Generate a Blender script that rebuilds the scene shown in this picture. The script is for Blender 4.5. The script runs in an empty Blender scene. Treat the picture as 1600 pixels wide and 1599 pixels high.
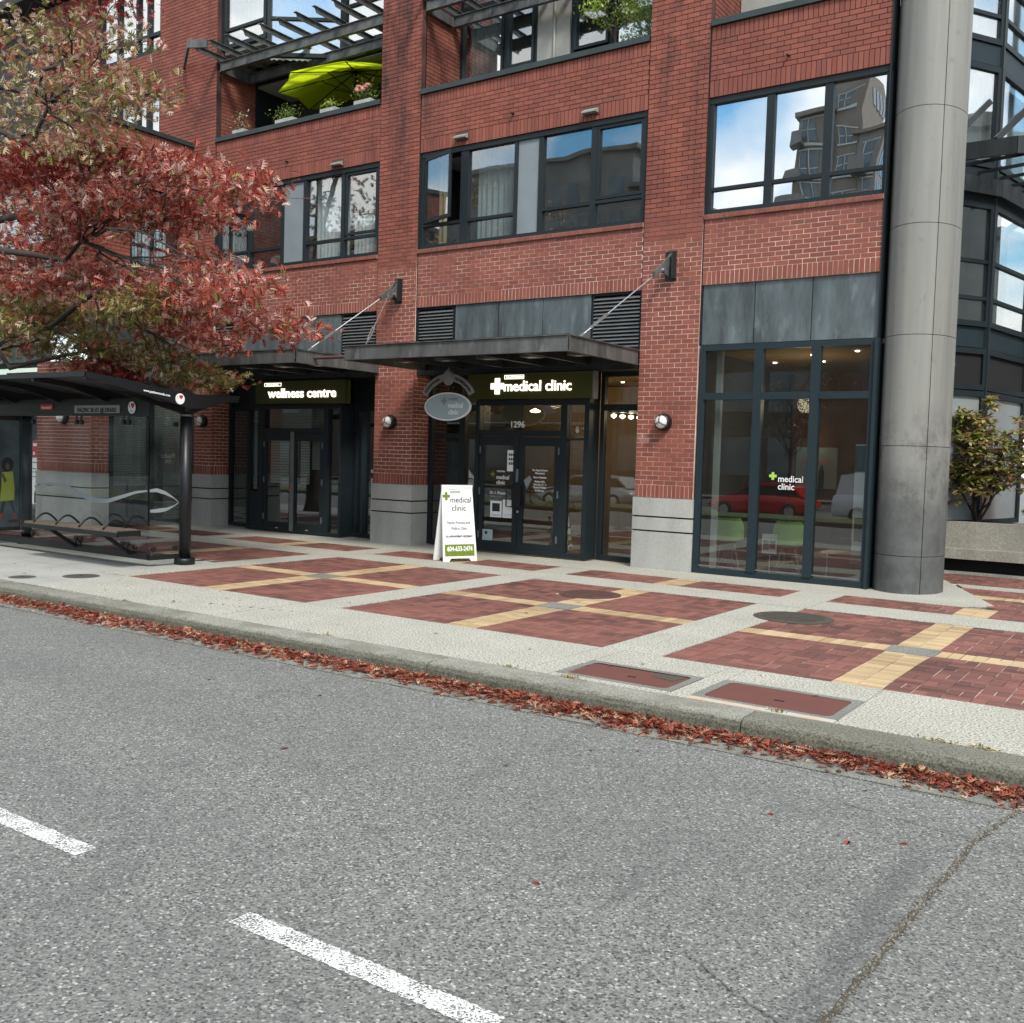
import bpy, math, random
import numpy as np
from mathutils import Vector, Matrix, noise as mnoise
random.seed(7)
RS = np.random.RandomState(11)
SC = bpy.context.scene
COL = SC.collection

# ------------------------------------------------------------------ camera
H = 1.65
F_PX, YAW, PITCH, ROLL = 1562.6, 0.600636, 0.0535784, 0.0294182
cam_d = bpy.data.cameras.new('camera')
cam = bpy.data.objects.new('camera', cam_d); COL.objects.link(cam); SC.camera = cam
cam_d.sensor_fit = 'HORIZONTAL'; cam_d.sensor_width = 36.0
cam_d.lens = 36.0 * F_PX / 1600.0
cam_d.clip_start = 0.05; cam_d.clip_end = 2000
cy, sy, cp, sp = math.cos(YAW), math.sin(YAW), math.cos(PITCH), math.sin(PITCH)
fw = Vector((-sy*cp, cy*cp, -sp)); rt = Vector((cy, sy, 0)); up = rt.cross(fw)
r2 = math.cos(ROLL)*rt + math.sin(ROLL)*up; u2 = -math.sin(ROLL)*rt + math.cos(ROLL)*up
cam.matrix_world = Matrix(((r2.x, u2.x, -fw.x, 0), (r2.y, u2.y, -fw.y, 0), (r2.z, u2.z, -fw.z, H), (0, 0, 0, 1)))

# ------------------------------------------------------------------ world, sun, exposure
SUN_EL, SUN_AZ = math.radians(48), math.radians(130)     # azimuth clockwise from +Y
W = bpy.data.worlds.new('World'); SC.world = W; W.use_nodes = True
wt = W.node_tree; wn = wt.nodes; wl = wt.links
wn.clear()
wo = wn.new('ShaderNodeOutputWorld'); bg = wn.new('ShaderNodeBackground'); bg.inputs['Strength'].default_value = 0.072
sky = wn.new('ShaderNodeTexSky'); sky.sky_type = 'NISHITA'; sky.sun_disc = False
sky.sun_elevation = SUN_EL; sky.sun_rotation = SUN_AZ; sky.dust_density = 0.6; sky.ozone_density = 0.6; sky.air_density = 1.0
tc = wn.new('ShaderNodeTexCoord'); sx = wn.new('ShaderNodeSeparateXYZ'); wl.new(tc.outputs['Generated'], sx.inputs[0])
mz = wn.new('ShaderNodeMath'); mz.operation = 'ADD'; mz.inputs[1].default_value = 0.35
mzz = wn.new('ShaderNodeMath'); mzz.operation = 'MAXIMUM'; mzz.inputs[1].default_value = 0.0
wl.new(sx.outputs[2], mzz.inputs[0]); wl.new(mzz.outputs[0], mz.inputs[0])
dv = wn.new('ShaderNodeVectorMath'); dv.operation = 'DIVIDE'
cb = wn.new('ShaderNodeCombineXYZ')
for i in range(3): wl.new(mz.outputs[0], cb.inputs[i])
wl.new(tc.outputs['Generated'], dv.inputs[0]); wl.new(cb.outputs[0], dv.inputs[1])
cn = wn.new('ShaderNodeTexNoise'); cn.inputs['Scale'].default_value = 3.1; cn.inputs['Detail'].default_value = 7
cn.inputs['Roughness'].default_value = 0.5; cn.inputs['Distortion'].default_value = 0.35
wl.new(dv.outputs[0], cn.inputs['Vector'])
cr = wn.new('ShaderNodeValToRGB'); cr.color_ramp.elements[0].position = 0.36; cr.color_ramp.elements[1].position = 0.60
wl.new(cn.outputs['Fac'], cr.inputs[0])
cn2 = wn.new('ShaderNodeTexNoise'); cn2.inputs['Scale'].default_value = 5; cn2.inputs['Detail'].default_value = 4
wl.new(dv.outputs[0], cn2.inputs['Vector'])
cc = wn.new('ShaderNodeMixRGB'); cc.inputs[1].default_value = (7.4, 7.2, 7.0, 1); cc.inputs[2].default_value = (13.2, 12.8, 12.3, 1)
wl.new(cn2.outputs['Fac'], cc.inputs[0])
cm = wn.new('ShaderNodeMixRGB'); wl.new(cr.outputs[0], cm.inputs[0])
hs = wn.new('ShaderNodeHueSaturation'); hs.inputs['Saturation'].default_value = 1.35; hs.inputs['Hue'].default_value = .485; hs.inputs['Value'].default_value = 1.5; wl.new(sky.outputs[0], hs.inputs['Color']); wl.new(hs.outputs[0], cm.inputs[1]); wl.new(cc.outputs[0], cm.inputs[2])
wl.new(cm.outputs[0], bg.inputs['Color']); wl.new(bg.outputs[0], wo.inputs[0])

sun_d = bpy.data.lights.new('sun', 'SUN'); sun_d.energy = 1.5; sun_d.angle = math.radians(12); sun_d.color = (1, .96, .89)
sun = bpy.data.objects.new('sun', sun_d); COL.objects.link(sun)
sdir = Vector((math.sin(SUN_AZ)*math.cos(SUN_EL), math.cos(SUN_AZ)*math.cos(SUN_EL), math.sin(SUN_EL)))
sun.rotation_euler = sdir.to_track_quat('Z', 'Y').to_euler(); sun.location = (10, -20, 30)
SC.view_settings.view_transform = 'Standard'; SC.view_settings.look = 'None'
SC.view_settings.exposure = 1.32; SC.view_settings.gamma = 1.0
SC.view_settings.use_curve_mapping = False

# ------------------------------------------------------------------ materials
class NT:
    def __init__(s, name):
        s.m = bpy.data.materials.new(name); s.m.use_nodes = True; s.t = s.m.node_tree
        s.t.nodes.clear(); s.out = s.t.nodes.new('ShaderNodeOutputMaterial')
    def n(s, ty, **kw):
        nd = s.t.nodes.new('ShaderNode' + ty)
        for k, v in kw.items():
            if k.startswith('_'): setattr(nd, k[1:], v)
            else:
                key = int(k[1:]) if k[0] == 'i' and k[1:].isdigit() else k.replace('_', ' ')
                s.set(nd.inputs[key], v)
        return nd
    def set(s, inp, v):
        if isinstance(v, bpy.types.NodeSocket): s.t.links.new(v, inp)
        elif isinstance(v, bpy.types.Node): s.t.links.new(v.outputs[0], inp)
        elif isinstance(v, (tuple, list)) and len(v) == 3 and inp.type == 'RGBA': inp.default_value = (*v, 1)
        else: inp.default_value = v
    def pos(s, sc=(1, 1, 1)):
        g = s.n('NewGeometry'); mp = s.n('Mapping', Vector=g.outputs['Position'], Scale=sc); return mp.outputs[0]
    def noise(s, scale, detail=3, sc=(1, 1, 1), rough=.55, off=None):
        v = s.pos(sc)
        return s.n('TexNoise', Vector=v, Scale=scale, Detail=detail, Roughness=rough).outputs[0]
    def ramp(s, f, a, b, ca=(0, 0, 0), cb_=(1, 1, 1)):
        r = s.n('ValToRGB', i0=f); e = r.color_ramp.elements
        e[0].position, e[1].position = a, b; e[0].color = (*ca, 1); e[1].color = (*cb_, 1); return r.outputs[0]
    def mix(s, f, a, b, bt='MIX'):
        m = s.n('MixRGB', _blend_type=bt, i0=f, i1=a, i2=b); return m.outputs[0]
    def math(s, op, a, b=0.0, c=None):
        m = s.n('Math', _operation=op, i0=a, i1=b)
        return m.outputs[0]
    def bump(s, h, st=.3, d=.01): return s.n('Bump', Height=h, Strength=st, Distance=d).outputs[0]
    def pr(s, color, rough=.7, **kw):
        p = s.n('BsdfPrincipled', Base_Color=color, Roughness=rough, **kw)
        s.t.links.new(p.outputs[0], s.out.inputs[0]); return p
    def zc(s):
        g = s.n('NewGeometry'); return s.n('SeparateXYZ', Vector=g.outputs['Position'])

def flat(name, c, rough=.6, metal=0, var=.12, nscale=6, bump=0, spec=.5):
    t = NT(name); f = t.noise(nscale, 4)
    col = t.mix(f, tuple(x*(1-var*1.6) for x in c), tuple(min(1, x*(1+var*1.6)) for x in c))
    p = t.pr(col, rough, Metallic=metal, Specular_IOR_Level=spec)
    if bump: t.set(p.inputs['Normal'], t.bump(t.noise(nscale*8, 3), bump))
    return t.m

def brick_mat(name, c1, c2, soot=True):
    t = NT(name); g = t.n('NewGeometry'); oi = t.n('ObjectInfo')
    rnd = t.math('FRACT', t.math('ADD', g.outputs['Random Per Island'], oi.outputs['Random']))
    base = t.mix(rnd, c1, c2)
    dark = t.ramp(rnd, .78, .97); base = t.mix(t.math('MULTIPLY', dark, .6), base, (.075, .022, .018))
    base = t.mix(t.math('MULTIPLY', t.noise(40, 4), .35), base, (.36, .15, .11))
    n2 = t.ramp(t.noise(.9, 4, (1, 1, .45)), .38, .72)
    base = t.mix(t.math('MULTIPLY', n2, .35), base, (.16, .045, .038))
    if soot:   # rain soot on the piers and below the caps
        z = t.zc()
        hz = t.n('MapRange', Value=z.outputs[2], From_Min=4.0, From_Max=9.5).outputs[0]
        st = t.ramp(t.noise(1.3, 6, (1.6, 1, .35), .7), .46, .66)
        px = t.math('ADD', t.n('MapRange', Value=t.math('ABSOLUTE', t.math('ADD', z.outputs[0], 6.76)), From_Min=.9, From_Max=.3).outputs[0],
                    t.n('MapRange', Value=t.math('ABSOLUTE', t.math('ADD', z.outputs[0], 12.3)), From_Min=1.1, From_Max=.3).outputs[0])
        fac = t.math('MULTIPLY', t.math('MULTIPLY', st, hz), t.math('ADD', t.math('MULTIPLY', px, .85), .22))
        base = t.mix(fac, base, (.02, .012, .011))
        ef = t.ramp(t.noise(2.2, 5), .66, .75)
        lo = t.n('MapRange', Value=z.outputs[2], From_Min=5.6, From_Max=4.6).outputs[0]
        base = t.mix(t.math('MULTIPLY', t.math('MULTIPLY', ef, lo), .35), base, (.55, .38, .33))
    p = t.pr(base, .82); t.set(p.inputs['Normal'], t.bump(t.noise(90, 4), .35, .004)); return t.m

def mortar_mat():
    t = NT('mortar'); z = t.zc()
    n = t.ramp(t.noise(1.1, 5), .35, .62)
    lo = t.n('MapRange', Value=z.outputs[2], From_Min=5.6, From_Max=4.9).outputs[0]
    col = t.mix(n, (.44, .28, .22), (.82, .64, .54)); col2 = t.mix(n, (.018, .008, .007), (.09, .038, .032))  # near-black tone paints the shadow of the deep raked joints higher up
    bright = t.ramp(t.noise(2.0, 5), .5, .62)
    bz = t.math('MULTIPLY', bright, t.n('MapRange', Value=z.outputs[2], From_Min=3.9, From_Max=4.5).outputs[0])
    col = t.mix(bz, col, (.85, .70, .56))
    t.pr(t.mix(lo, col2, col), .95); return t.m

def concrete_mat(name, c, spk=.25, sp_scale=260, rough=.9, stain=.35, streak=False):
    t = NT(name)
    f = t.noise(sp_scale, 2, rough=.8); s1 = t.ramp(f, .38, .62)
    base = t.mix(s1, tuple(x*(1-spk) for x in c), tuple(min(1, x*(1+spk)) for x in c))
    f2 = t.ramp(t.noise(1.7, 6, (1, 1, .3) if streak else (1, 1, 1)), .35, .75)
    base = t.mix(t.math('MULTIPLY', f2, stain), base, tuple(x*.55 for x in c))
    vg = t.n('TexVoronoi', Vector=t.pos((1, 1, 1)), Scale=2.6); base = t.mix(t.math('MULTIPLY', t.ramp(vg.outputs['Distance'], .035, .05, (1, 1, 1), (0, 0, 0)), .45), base, tuple(x*.3 for x in c))
    f3 = t.ramp(t.noise(9, 5), .55, .8); base = t.mix(t.math('MULTIPLY', f3, stain*.5), base, tuple(x*.6 for x in c))
    p = t.pr(base, rough); t.set(p.inputs['Normal'], t.bump(f, .25, .003)); return t.m

def kerb_mat():
    t = NT('kerb_stone'); z = t.zc(); f = t.noise(75, 2, rough=.8); s1 = t.ramp(f, .36, .64)
    base = t.mix(s1, (.13, .13, .10), (.40, .39, .34))
    ms = t.math('MULTIPLY', t.n('MapRange', Value=t.math('ADD', z.outputs[2], t.math('MULTIPLY', t.noise(12, 4), .03)), From_Min=.022, From_Max=-.008).outputs[0], .85)
    base = t.mix(ms, base, t.mix(s1, (.030, .030, .020), (.11, .11, .075)))
    base = t.mix(t.math('MULTIPLY', t.ramp(t.noise(1.8, 5), .5, .62), .6), base, t.mix(s1, (.08, .08, .06), (.20, .195, .155)))
    orn = t.n('ObjectInfo').outputs['Random']; base = t.mix(t.math('MULTIPLY', t.ramp(orn, .35, .5), .65), base, t.mix(s1, (.045, .045, .03), (.17, .165, .125)))
    p = t.pr(base, .95); t.set(p.inputs['Normal'], t.bump(f, .4, .004)); return t.m

def asphalt_mat(name, k=1.0):
    t = NT(name); v = t.n('TexVoronoi', Vector=t.pos((1, 1, 1)), Scale=104.0); v2 = t.n('TexVoronoi', Vector=t.pos((1.1, .9, 1)), Scale=190.0)
    a = t.n('SeparateColor', Color=v.outputs['Color']); b = t.n('SeparateColor', Color=v2.outputs['Color'])
    g1 = t.n('ValToRGB', i0=a.outputs[0]); e = g1.color_ramp.elements
    for p_, c_ in ((0, .012), (.12, .028), (.22, .105), (.60, .175), (.86, .24), (.955, .33), (.99, .55)):
        if p_ in (0,): el = e[0]; el.position = 0
        else: el = e.new(p_)
        el.color = (c_*k*1.06, c_*k*1.075, c_*k*.98, 1)
    e[len(e)-1].color = (.62*k, .62*k, .60*k, 1)
    g2 = t.ramp(b.outputs[1], .1, .9, (.06*k, .06*k, .055*k), (.24*k, .238*k, .218*k))
    base = t.mix(.24, g1.outputs[0], g2)
    base = t.mix(.12, base, t.mix(t.noise(420, 2, rough=.8), (.06, .06, .058), (.30, .30, .29)))
    v3 = t.n('TexVoronoi', Vector=t.pos((1, 1, 1)), Scale=46.0); c3 = t.n('SeparateColor', Color=v3.outputs['Color']); d3 = t.ramp(v3.outputs['Distance'], .22, .34, (1, 1, 1), (0, 0, 0))
    base = t.mix(t.math('MULTIPLY', t.math('MULTIPLY', t.ramp(c3.outputs[0], .80, .84), d3), .9), base, (.016, .017, .017)); base = t.mix(t.math('MULTIPLY', t.math('MULTIPLY', t.ramp(c3.outputs[1], .93, .95), d3), .8), base, (.50, .50, .47))
    big = t.ramp(t.noise(.55, 5), .3, .75); base = t.mix(t.math('MULTIPLY', big, .28), base, (.10, .10, .097))
    st = t.ramp(t.noise(2.6, 5, (1, .5, 1)), .60, .72); base = t.mix(t.math('MULTIPLY', st, .30), base, (.06, .06, .058))
    ln = t.ramp(t.noise(1.0, 4, (.10, .9, 1)), .40, .62); base = t.mix(t.math('MULTIPLY', ln, .22), base, (.085, .086, .082))
    z = t.zc(); dx = t.math('ABSOLUTE', t.math('ADD', t.math('ADD', z.outputs[0], .915), t.math('MULTIPLY', t.noise(5, 4), .12)))
    bd = t.math('MULTIPLY', t.n('MapRange', Value=dx, From_Min=.10, From_Max=.03).outputs[0], t.n('MapRange', Value=z.outputs[1], From_Min=2.5, From_Max=3.1).outputs[0])
    bd = t.math('MULTIPLY', bd, t.n('MapRange', Value=z.outputs[1], From_Min=5.15, From_Max=4.7).outputs[0])
    base = t.mix(t.math('MULTIPLY', bd, .38), base, (.055, .055, .055))
    p = t.pr(base, .9); t.set(p.inputs['Normal'], t.bump(t.math('ADD', v.outputs['Distance'], v2.outputs['Distance']), .55, .004)); return t.m

def paver_mat(name, c1, c2):
    t = NT(name); g = t.n('NewGeometry'); oi = t.n('ObjectInfo')
    rnd = t.math('FRACT', t.math('ADD', g.outputs['Random Per Island'], oi.outputs['Random']))
    base = t.mix(rnd, c1, c2)
    base = t.mix(t.math('MULTIPLY', t.ramp(t.noise(.8, 4), .35, .7), .45), base, tuple(x*1.45 for x in c2))
    base = t.mix(t.math('MULTIPLY', t.noise(70, 4), .35), base, tuple(x*.55 for x in c1))
    p = t.pr(base, .8); t.set(p.inputs['Normal'], t.bump(t.noise(120, 4), .3, .003)); return t.m

def glass_mat(name, refl, tint=(.75, .8, .8), wavy=.0, dirt=0.0):
    t = NT(name)
    fr = t.math('POWER', t.n('LayerWeight', Blend=.5).outputs['Facing'], 5.0)
    f0 = .045+refl; fac = t.math('MULTIPLY_ADD', fr, .5-f0*.5)
    fac.node.inputs[2].default_value = f0
    gl = t.n('BsdfGlossy', Roughness=.0, Color=(.93, .96, .98))
    if wavy: t.set(gl.inputs['Normal'], t.n('Bump', Height=t.noise(.9, 1), Strength=wavy, Distance=.05).outputs[0])
    tr = t.n('BsdfTransparent', Color=tint)
    m = t.n('MixShader', i0=fac, i1=tr, i2=gl)
    if dirt:
        df = t.n('BsdfDiffuse', Color=(.5, .52, .5)); f = t.math('MULTIPLY', t.ramp(t.noise(3, 5), .3, .8), dirt)
        m = t.n('MixShader', i0=f, i1=m, i2=df)
    t.t.links.new(m.outputs[0], t.out.inputs[0]); return t.m

def emis(name, c, s):
    t = NT(name); e = t.n('Emission', Color=c, Strength=s); t.t.links.new(e.outputs[0], t.out.inputs[0]); return t.m

def zinc_mat(name, c):
    t = NT(name)
    f = t.ramp(t.noise(2.2, 6, (1.6, 1.6, .35), .65), .35, .72); f2 = t.ramp(t.noise(7, 6, (1, 1, .3)), .56, .66)
    base = t.mix(f, tuple(x*.55 for x in c), tuple(x*1.45 for x in c))
    base = t.mix(t.math('MULTIPLY', f2, .45), base, tuple(x*1.9 for x in c))
    f3 = t.ramp(t.noise(4.5, 5), .66, .74); base = t.mix(t.math('MULTIPLY', f3, .35), base, (.10, .085, .07))
    t.pr(base, .5, Metallic=.35); return t.m

def leaf_mat(name, cols, rough=.38):
    t = NT(name); g = t.n('NewGeometry'); rnd = g.outputs['Random Per Island']
    r = t.n('ValToRGB', i0=rnd); e = r.color_ramp.elements
    while len(e) < len(cols): e.new(.5)
    for i, c in enumerate(cols): e[i].position = i/len(cols); e[i].color = (*c, 1)
    r.color_ramp.interpolation = 'CONSTANT'
    col = t.mix(t.math('MULTIPLY', t.noise(25, 2), .3), r.outputs[0], (.16, .05, .02))
    b = t.n('BsdfPrincipled', Base_Color=col, Roughness=rough)
    tl = t.n('BsdfTranslucent', Color=col); m = t.n('MixShader', i0=.35, i1=b.outputs[0], i2=tl.outputs[0])
    t.t.links.new(m.outputs[0], t.out.inputs[0]); return t.m

def column_mat():
    t = NT('column_cladding'); z = t.zc()
    n = t.noise(2.0, 5, (2.2, 2.2, .12)); base = t.mix(t.ramp(n, .3, .75), (.25, .25, .225), (.17, .17, .155))
    base = t.mix(t.math('MULTIPLY', t.ramp(t.noise(3.5, 4, (3, 3, .1)), .5, .7), .4), base, (.30, .285, .22))
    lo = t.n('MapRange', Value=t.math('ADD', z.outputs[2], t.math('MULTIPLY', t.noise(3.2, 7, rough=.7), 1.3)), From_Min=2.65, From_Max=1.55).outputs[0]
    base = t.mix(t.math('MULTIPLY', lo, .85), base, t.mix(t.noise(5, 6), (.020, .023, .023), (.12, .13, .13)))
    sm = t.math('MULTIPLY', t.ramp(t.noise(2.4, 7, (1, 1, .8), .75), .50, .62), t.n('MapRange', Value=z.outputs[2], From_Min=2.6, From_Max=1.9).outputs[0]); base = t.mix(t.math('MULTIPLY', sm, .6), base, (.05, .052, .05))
    sp_ = t.ramp(t.noise(9, 5, (1, 1, .6)), .6, .75)
    base = t.mix(t.math('MULTIPLY', sp_, .35), base, (.10, .10, .095))
    p = t.pr(base, .6); t.set(p.inputs['Normal'], t.bump(t.noise(60, 3), .06)); return t.m

M = {}
M['brick'] = brick_mat('brick_red', (.165, .036, .022), (.290, .080, .050))
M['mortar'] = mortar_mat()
M['base_conc'] = concrete_mat('pier_base_concrete', (.42, .425, .39), .12, 60, .9, .75, True)
M['slab'] = concrete_mat('exposed_aggregate_slab', (.37, .36, .305), .62, 60, .9, .32)
M['pad'] = concrete_mat('worn_cement_pad', (.36, .36, .33), .12, 90, .85, .5)
M['kerb'] = kerb_mat()
M['gutter'] = concrete_mat('gutter_cement', (.19, .19, .165), .45, 70, .95, .6)
M['planter'] = concrete_mat('planter_concrete', (.30, .29, .24), .22, 45, .9, 1.0, True)
M['asphalt'] = asphalt_mat('asphalt')
M['asphalt2'] = asphalt_mat('asphalt_dark_patch', .72)
M['joint'] = flat('joint_sand', (.09, .08, .07), .95)
t = NT('joint_mixed'); t.pr(t.mix(t.ramp(t.noise(1.9, 5), .46, .58), (.03, .022, .02), (.55, .48, .41)), .95); M['joint_mix'] = t.m
M['paver'] = paver_mat('paver_red', (.070, .028, .023), (.235, .092, .070))
M['paver_y'] = paver_mat('paver_yellow', (.31, .215, .11), (.52, .385, .22))
M['frame'] = flat('window_frame_dark_teal', (.012, .018, .021), .5, .0, .1, spec=.3)
M['frame_lt'] = flat('window_frame_blue_grey', (.015, .027, .033), .5, .0, .1, spec=.3)
M['black'] = flat('black_metal', (.010, .011, .013), .4, .2, .1)
M['cap'] = flat('cap_flashing', (.032, .045, .045), .55, .2, .25, 4)
M['zinc'] = zinc_mat('zinc_panel', (.115, .14, .145))
M['spandrel'] = flat('spandrel_grey', (.19, .225, .24), .45, .0, .15, 2)
M['steel'] = zinc_mat('painted_steel_grey', (.125, .13, .125))
M['steel_d'] = zinc_mat('painted_steel_dark', (.026, .030, .031))
M['slat'] = flat('louver_blade', (.16, .17, .17), .5, .3)
M['void'] = flat('dark_void', (.006, .006, .007), .9)
M['interior'] = flat('dim_interior', (.035, .034, .032), .9)
M['interior_floor'] = flat('interior_floor_grey', (.10, .10, .10), .6)
t = NT('brown_wood_wall'); t.pr(rough=.85, color=t.mix(t.noise(3, 5, (6, 6, .6)), (.10, .035, .012), (.24, .10, .035))); M['wood'] = t.m
t = NT('olive_wood_wall'); t.pr(rough=.85, color=t.mix(t.noise(3, 5, (6, 6, .6)), (.13, .08, .03), (.30, .19, .08))); M['wood2'] = t.m
M['curtain'] = flat('white_curtain', (.78, .80, .80), .9, 0, .06)
M['curtain_g'] = flat('grey_curtain', (.42, .46, .46), .9, 0, .06)
M['blind'] = flat('white_blind', (.86, .88, .88), .7, 0, .05)
M['blind_t'] = flat('grey_blind', (.55, .62, .62), .7, 0, .05)
M['gold'] = flat('ochre_curtain', (.34, .28, .15), .8)
M['g_top'] = glass_mat('glass_upper', .34, (.8, .84, .84), .10)
M['g_mir'] = glass_mat('glass_sky_mirror', .52, (.5, .55, .55), .14)
M['g_mid'] = glass_mat('glass_second_floor', .14, (.85, .88, .88), .08, .03)
M['g_shop'] = glass_mat('glass_shopfront', .075, (.72, .74, .72), .02, .015)
M['g_clear'] = glass_mat('glass_shelter', .0, (.93, .96, .95), .02, .015)
M['white'] = flat('white_plastic', (.80, .81, .80), .5, 0, .03)
M['ink'] = flat('black_ink', (.02, .02, .02), .6)
M['olive'] = flat('olive_sign_face', (.055, .060, .008), .5, 0, .15, 2)
M['green_p'] = flat('olive_green_print', (.14, .20, .010), .5, 0, .08)
M['cream'] = flat('cream_lettering', (.92, .88, .78), .5, 0, .02)
M['sign_g'] = flat('grey_green_sign', (.35, .44, .46), .4, 0, .06)
M['sign_s'] = flat('silver_paint', (.30, .31, .31), .45, .3)
t = NT('lime_umbrella_fabric'); c_ = (.72, .90, .02); d1 = t.n('BsdfDiffuse', Color=c_); d2 = t.n('BsdfTranslucent', Color=c_)
mm = t.n('MixShader', i0=.7, i1=d1.outputs[0], i2=d2.outputs[0]); t.t.links.new(mm.outputs[0], t.out.inputs[0]); M['umb'] = t.m
M['chair'] = flat('green_shell_plastic', (.36, .62, .10), .4)
M['wire'] = flat('chrome_wire', (.7, .7, .7), .25, .9)
M['bark'] = flat('dark_bark', (.045, .036, .028), .9, 0, .4, 20, .4)
M['trunk_far'] = M['bark']
M['leaf_r'] = leaf_mat('leaf_red', [(.55, .11, .075), (.70, .25, .20), (.86, .46, .40), (.36, .05, .035), (.94, .66, .58), (.64, .15, .10), (.50, .16, .12), (.50, .08, .055)])
M['leaf_g'] = leaf_mat('leaf_green_bronze', [(.26, .24, .06), (.34, .29, .08), (.20, .20, .05), (.42, .34, .13), (.56, .46, .26), (.44, .16, .09), (.22, .24, .05)])
M['leaf_p'] = leaf_mat('leaf_pale_bronze', [(.42, .36, .14), (.27, .25, .08), (.78, .66, .50), (.58, .46, .27), (.20, .22, .06), (.70, .42, .33), (.34, .30, .10), (.48, .24, .15)])
M['leaf_d'] = leaf_mat('leaf_deep_red', [(.22, .012, .012), (.28, .03, .02), (.18, .01, .01), (.33, .05, .03)])
M['leaf_lit'] = leaf_mat('leaf_litter', [(.42, .11, .06), (.56, .21, .13), (.20, .03, .02), (.66, .35, .23), (.48, .10, .06), (.30, .05, .03), (.72, .46, .28), (.22, .09, .06)], .5)
M['leaf_s'] = leaf_mat('shrub_leaf', [(.30, .36, .07), (.40, .46, .12), (.18, .23, .05), (.50, .50, .18), (.52, .38, .22), (.26, .32, .07)])
M['leaf_sp'] = leaf_mat('shrub_leaf_pink', [(.32, .32, .10), (.50, .32, .20), (.42, .20, .13), (.26, .30, .08), (.58, .42, .26)])
M['leaf_lime'] = leaf_mat('lime_leaf', [(.52, .76, .06), (.62, .84, .12), (.38, .60, .05), (.56, .74, .20), (.66, .66, .30)])
M['leaf_b'] = leaf_mat('green_leaf', [(.14, .24, .04), (.20, .32, .06), (.28, .40, .08), (.10, .18, .03)])
M['grass'] = flat('grass_green', (.09, .13, .025), .9, 0, .3)
M['pink'] = flat('pink_petal', (.75, .32, .28), .6)
t = NT('rusty_cover'); ck = t.n('TexChecker', Vector=t.pos((1, 1, 1)), Scale=75.0)
t.pr(t.mix(t.math('MULTIPLY', ck.outputs[1], .45), t.mix(t.noise(4, 5), (.125, .036, .03), (.19, .062, .05)), (.07, .05, .035)), .75, Metallic=.2); M['rust'] = t.m
t = NT('rust_stained_slab'); t.pr(t.mix(t.math('MULTIPLY', t.ramp(t.noise(7, 6), .45, .65), .55), (.43, .41, .36), (.50, .28, .12)), .9); M['rust_slab'] = t.m
M['iron'] = flat('cast_iron', (.085, .078, .062), .65, .3, .3, 8)
M['iron_r'] = flat('cast_iron_brown', (.10, .05, .045), .7, .2, .3, 8)
M['soil'] = flat('soil_dirt', (.062, .052, .038), .95, 0, .5, 40)
M['lamp_glass'] = flat('lamp_glass', (.75, .75, .68), .25)
M['frost'] = flat('frosted_pane', (.24, .26, .265), .12, 0, .1, 2); M['red_p'] = flat('red_print', (.45, .02, .02), .5)
M['yellow_p'] = flat('yellow_print', (.50, .52, .05), .6)
t = NT('grey_blue_poster'); t.pr(t.mix(t.ramp(t.noise(1.8, 4), .35, .7), (.025, .035, .045), (.14, .18, .20)), .35); M['poster'] = t.m
M['skin'] = flat('brown_skin_print', (.16, .08, .05), .6)
M['hair'] = flat('black_hair_print', (.012, .011, .01), .8)
M['boot'] = flat('red_boot_print', (.30, .045, .02), .6)
M['led'] = emis('lamp_glow', (1, .86, .62), 9)
M['led_sign'] = emis('letter_glow', (1, .90, .76), 1.0)
M['bench_w'] = flat('bench_slat_brown', (.13, .10, .07), .6, 0, .3, 20)
M['etch'] = flat('etched_glass_band', (.22, .25, .26), .5, .0, .1)
M['carred'] = flat('red_car_paint', (.55, .012, .012), .2, .1, .02)
M['carwhite'] = flat('white_van_paint', (.75, .78, .80), .25, 0, .02)
M['carsilver'] = flat('silver_truck_paint', (.50, .52, .53), .25, .4, .02)
M['tyre'] = flat('tyre_rubber', (.015, .015, .015), .8)
M['carglass'] = flat('car_glass', (.02, .025, .03), .05)
M['bld_a'] = concrete_mat('tower_concrete', (.20, .175, .15), .08, 20, .9, .3)
M['bld_b'] = concrete_mat('far_block_render', (.20, .19, .18), .08, 20, .9, .3)
M['bld_w'] = flat('far_window', (.10, .125, .14), .12, .0, .3, 1)
M['bld_c'] = flat('shop_brown', (.09, .07, .055), .8)
M['neon'] = flat('pale_sign_letter', (.55, .55, .50), .5)
M['teal'] = flat('teal_wash', (.10, .15, .17), .6)
# worn white paint
t = NT('worn_road_paint'); nz = t.ramp(t.math('ADD', t.math('MULTIPLY', t.noise(105, 3, rough=.8), .75), t.math('MULTIPLY', t.noise(9, 4), .25)), .445, .515)
d = t.n('BsdfPrincipled', Base_Color=(.66, .66, .63), Roughness=.7); tr = t.n('BsdfTransparent')
m_ = t.n('MixShader', i0=nz, i1=tr.outputs[0], i2=d.outputs[0]); t.t.links.new(m_.outputs[0], t.out.inputs[0]); M['paint'] = t.m

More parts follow.
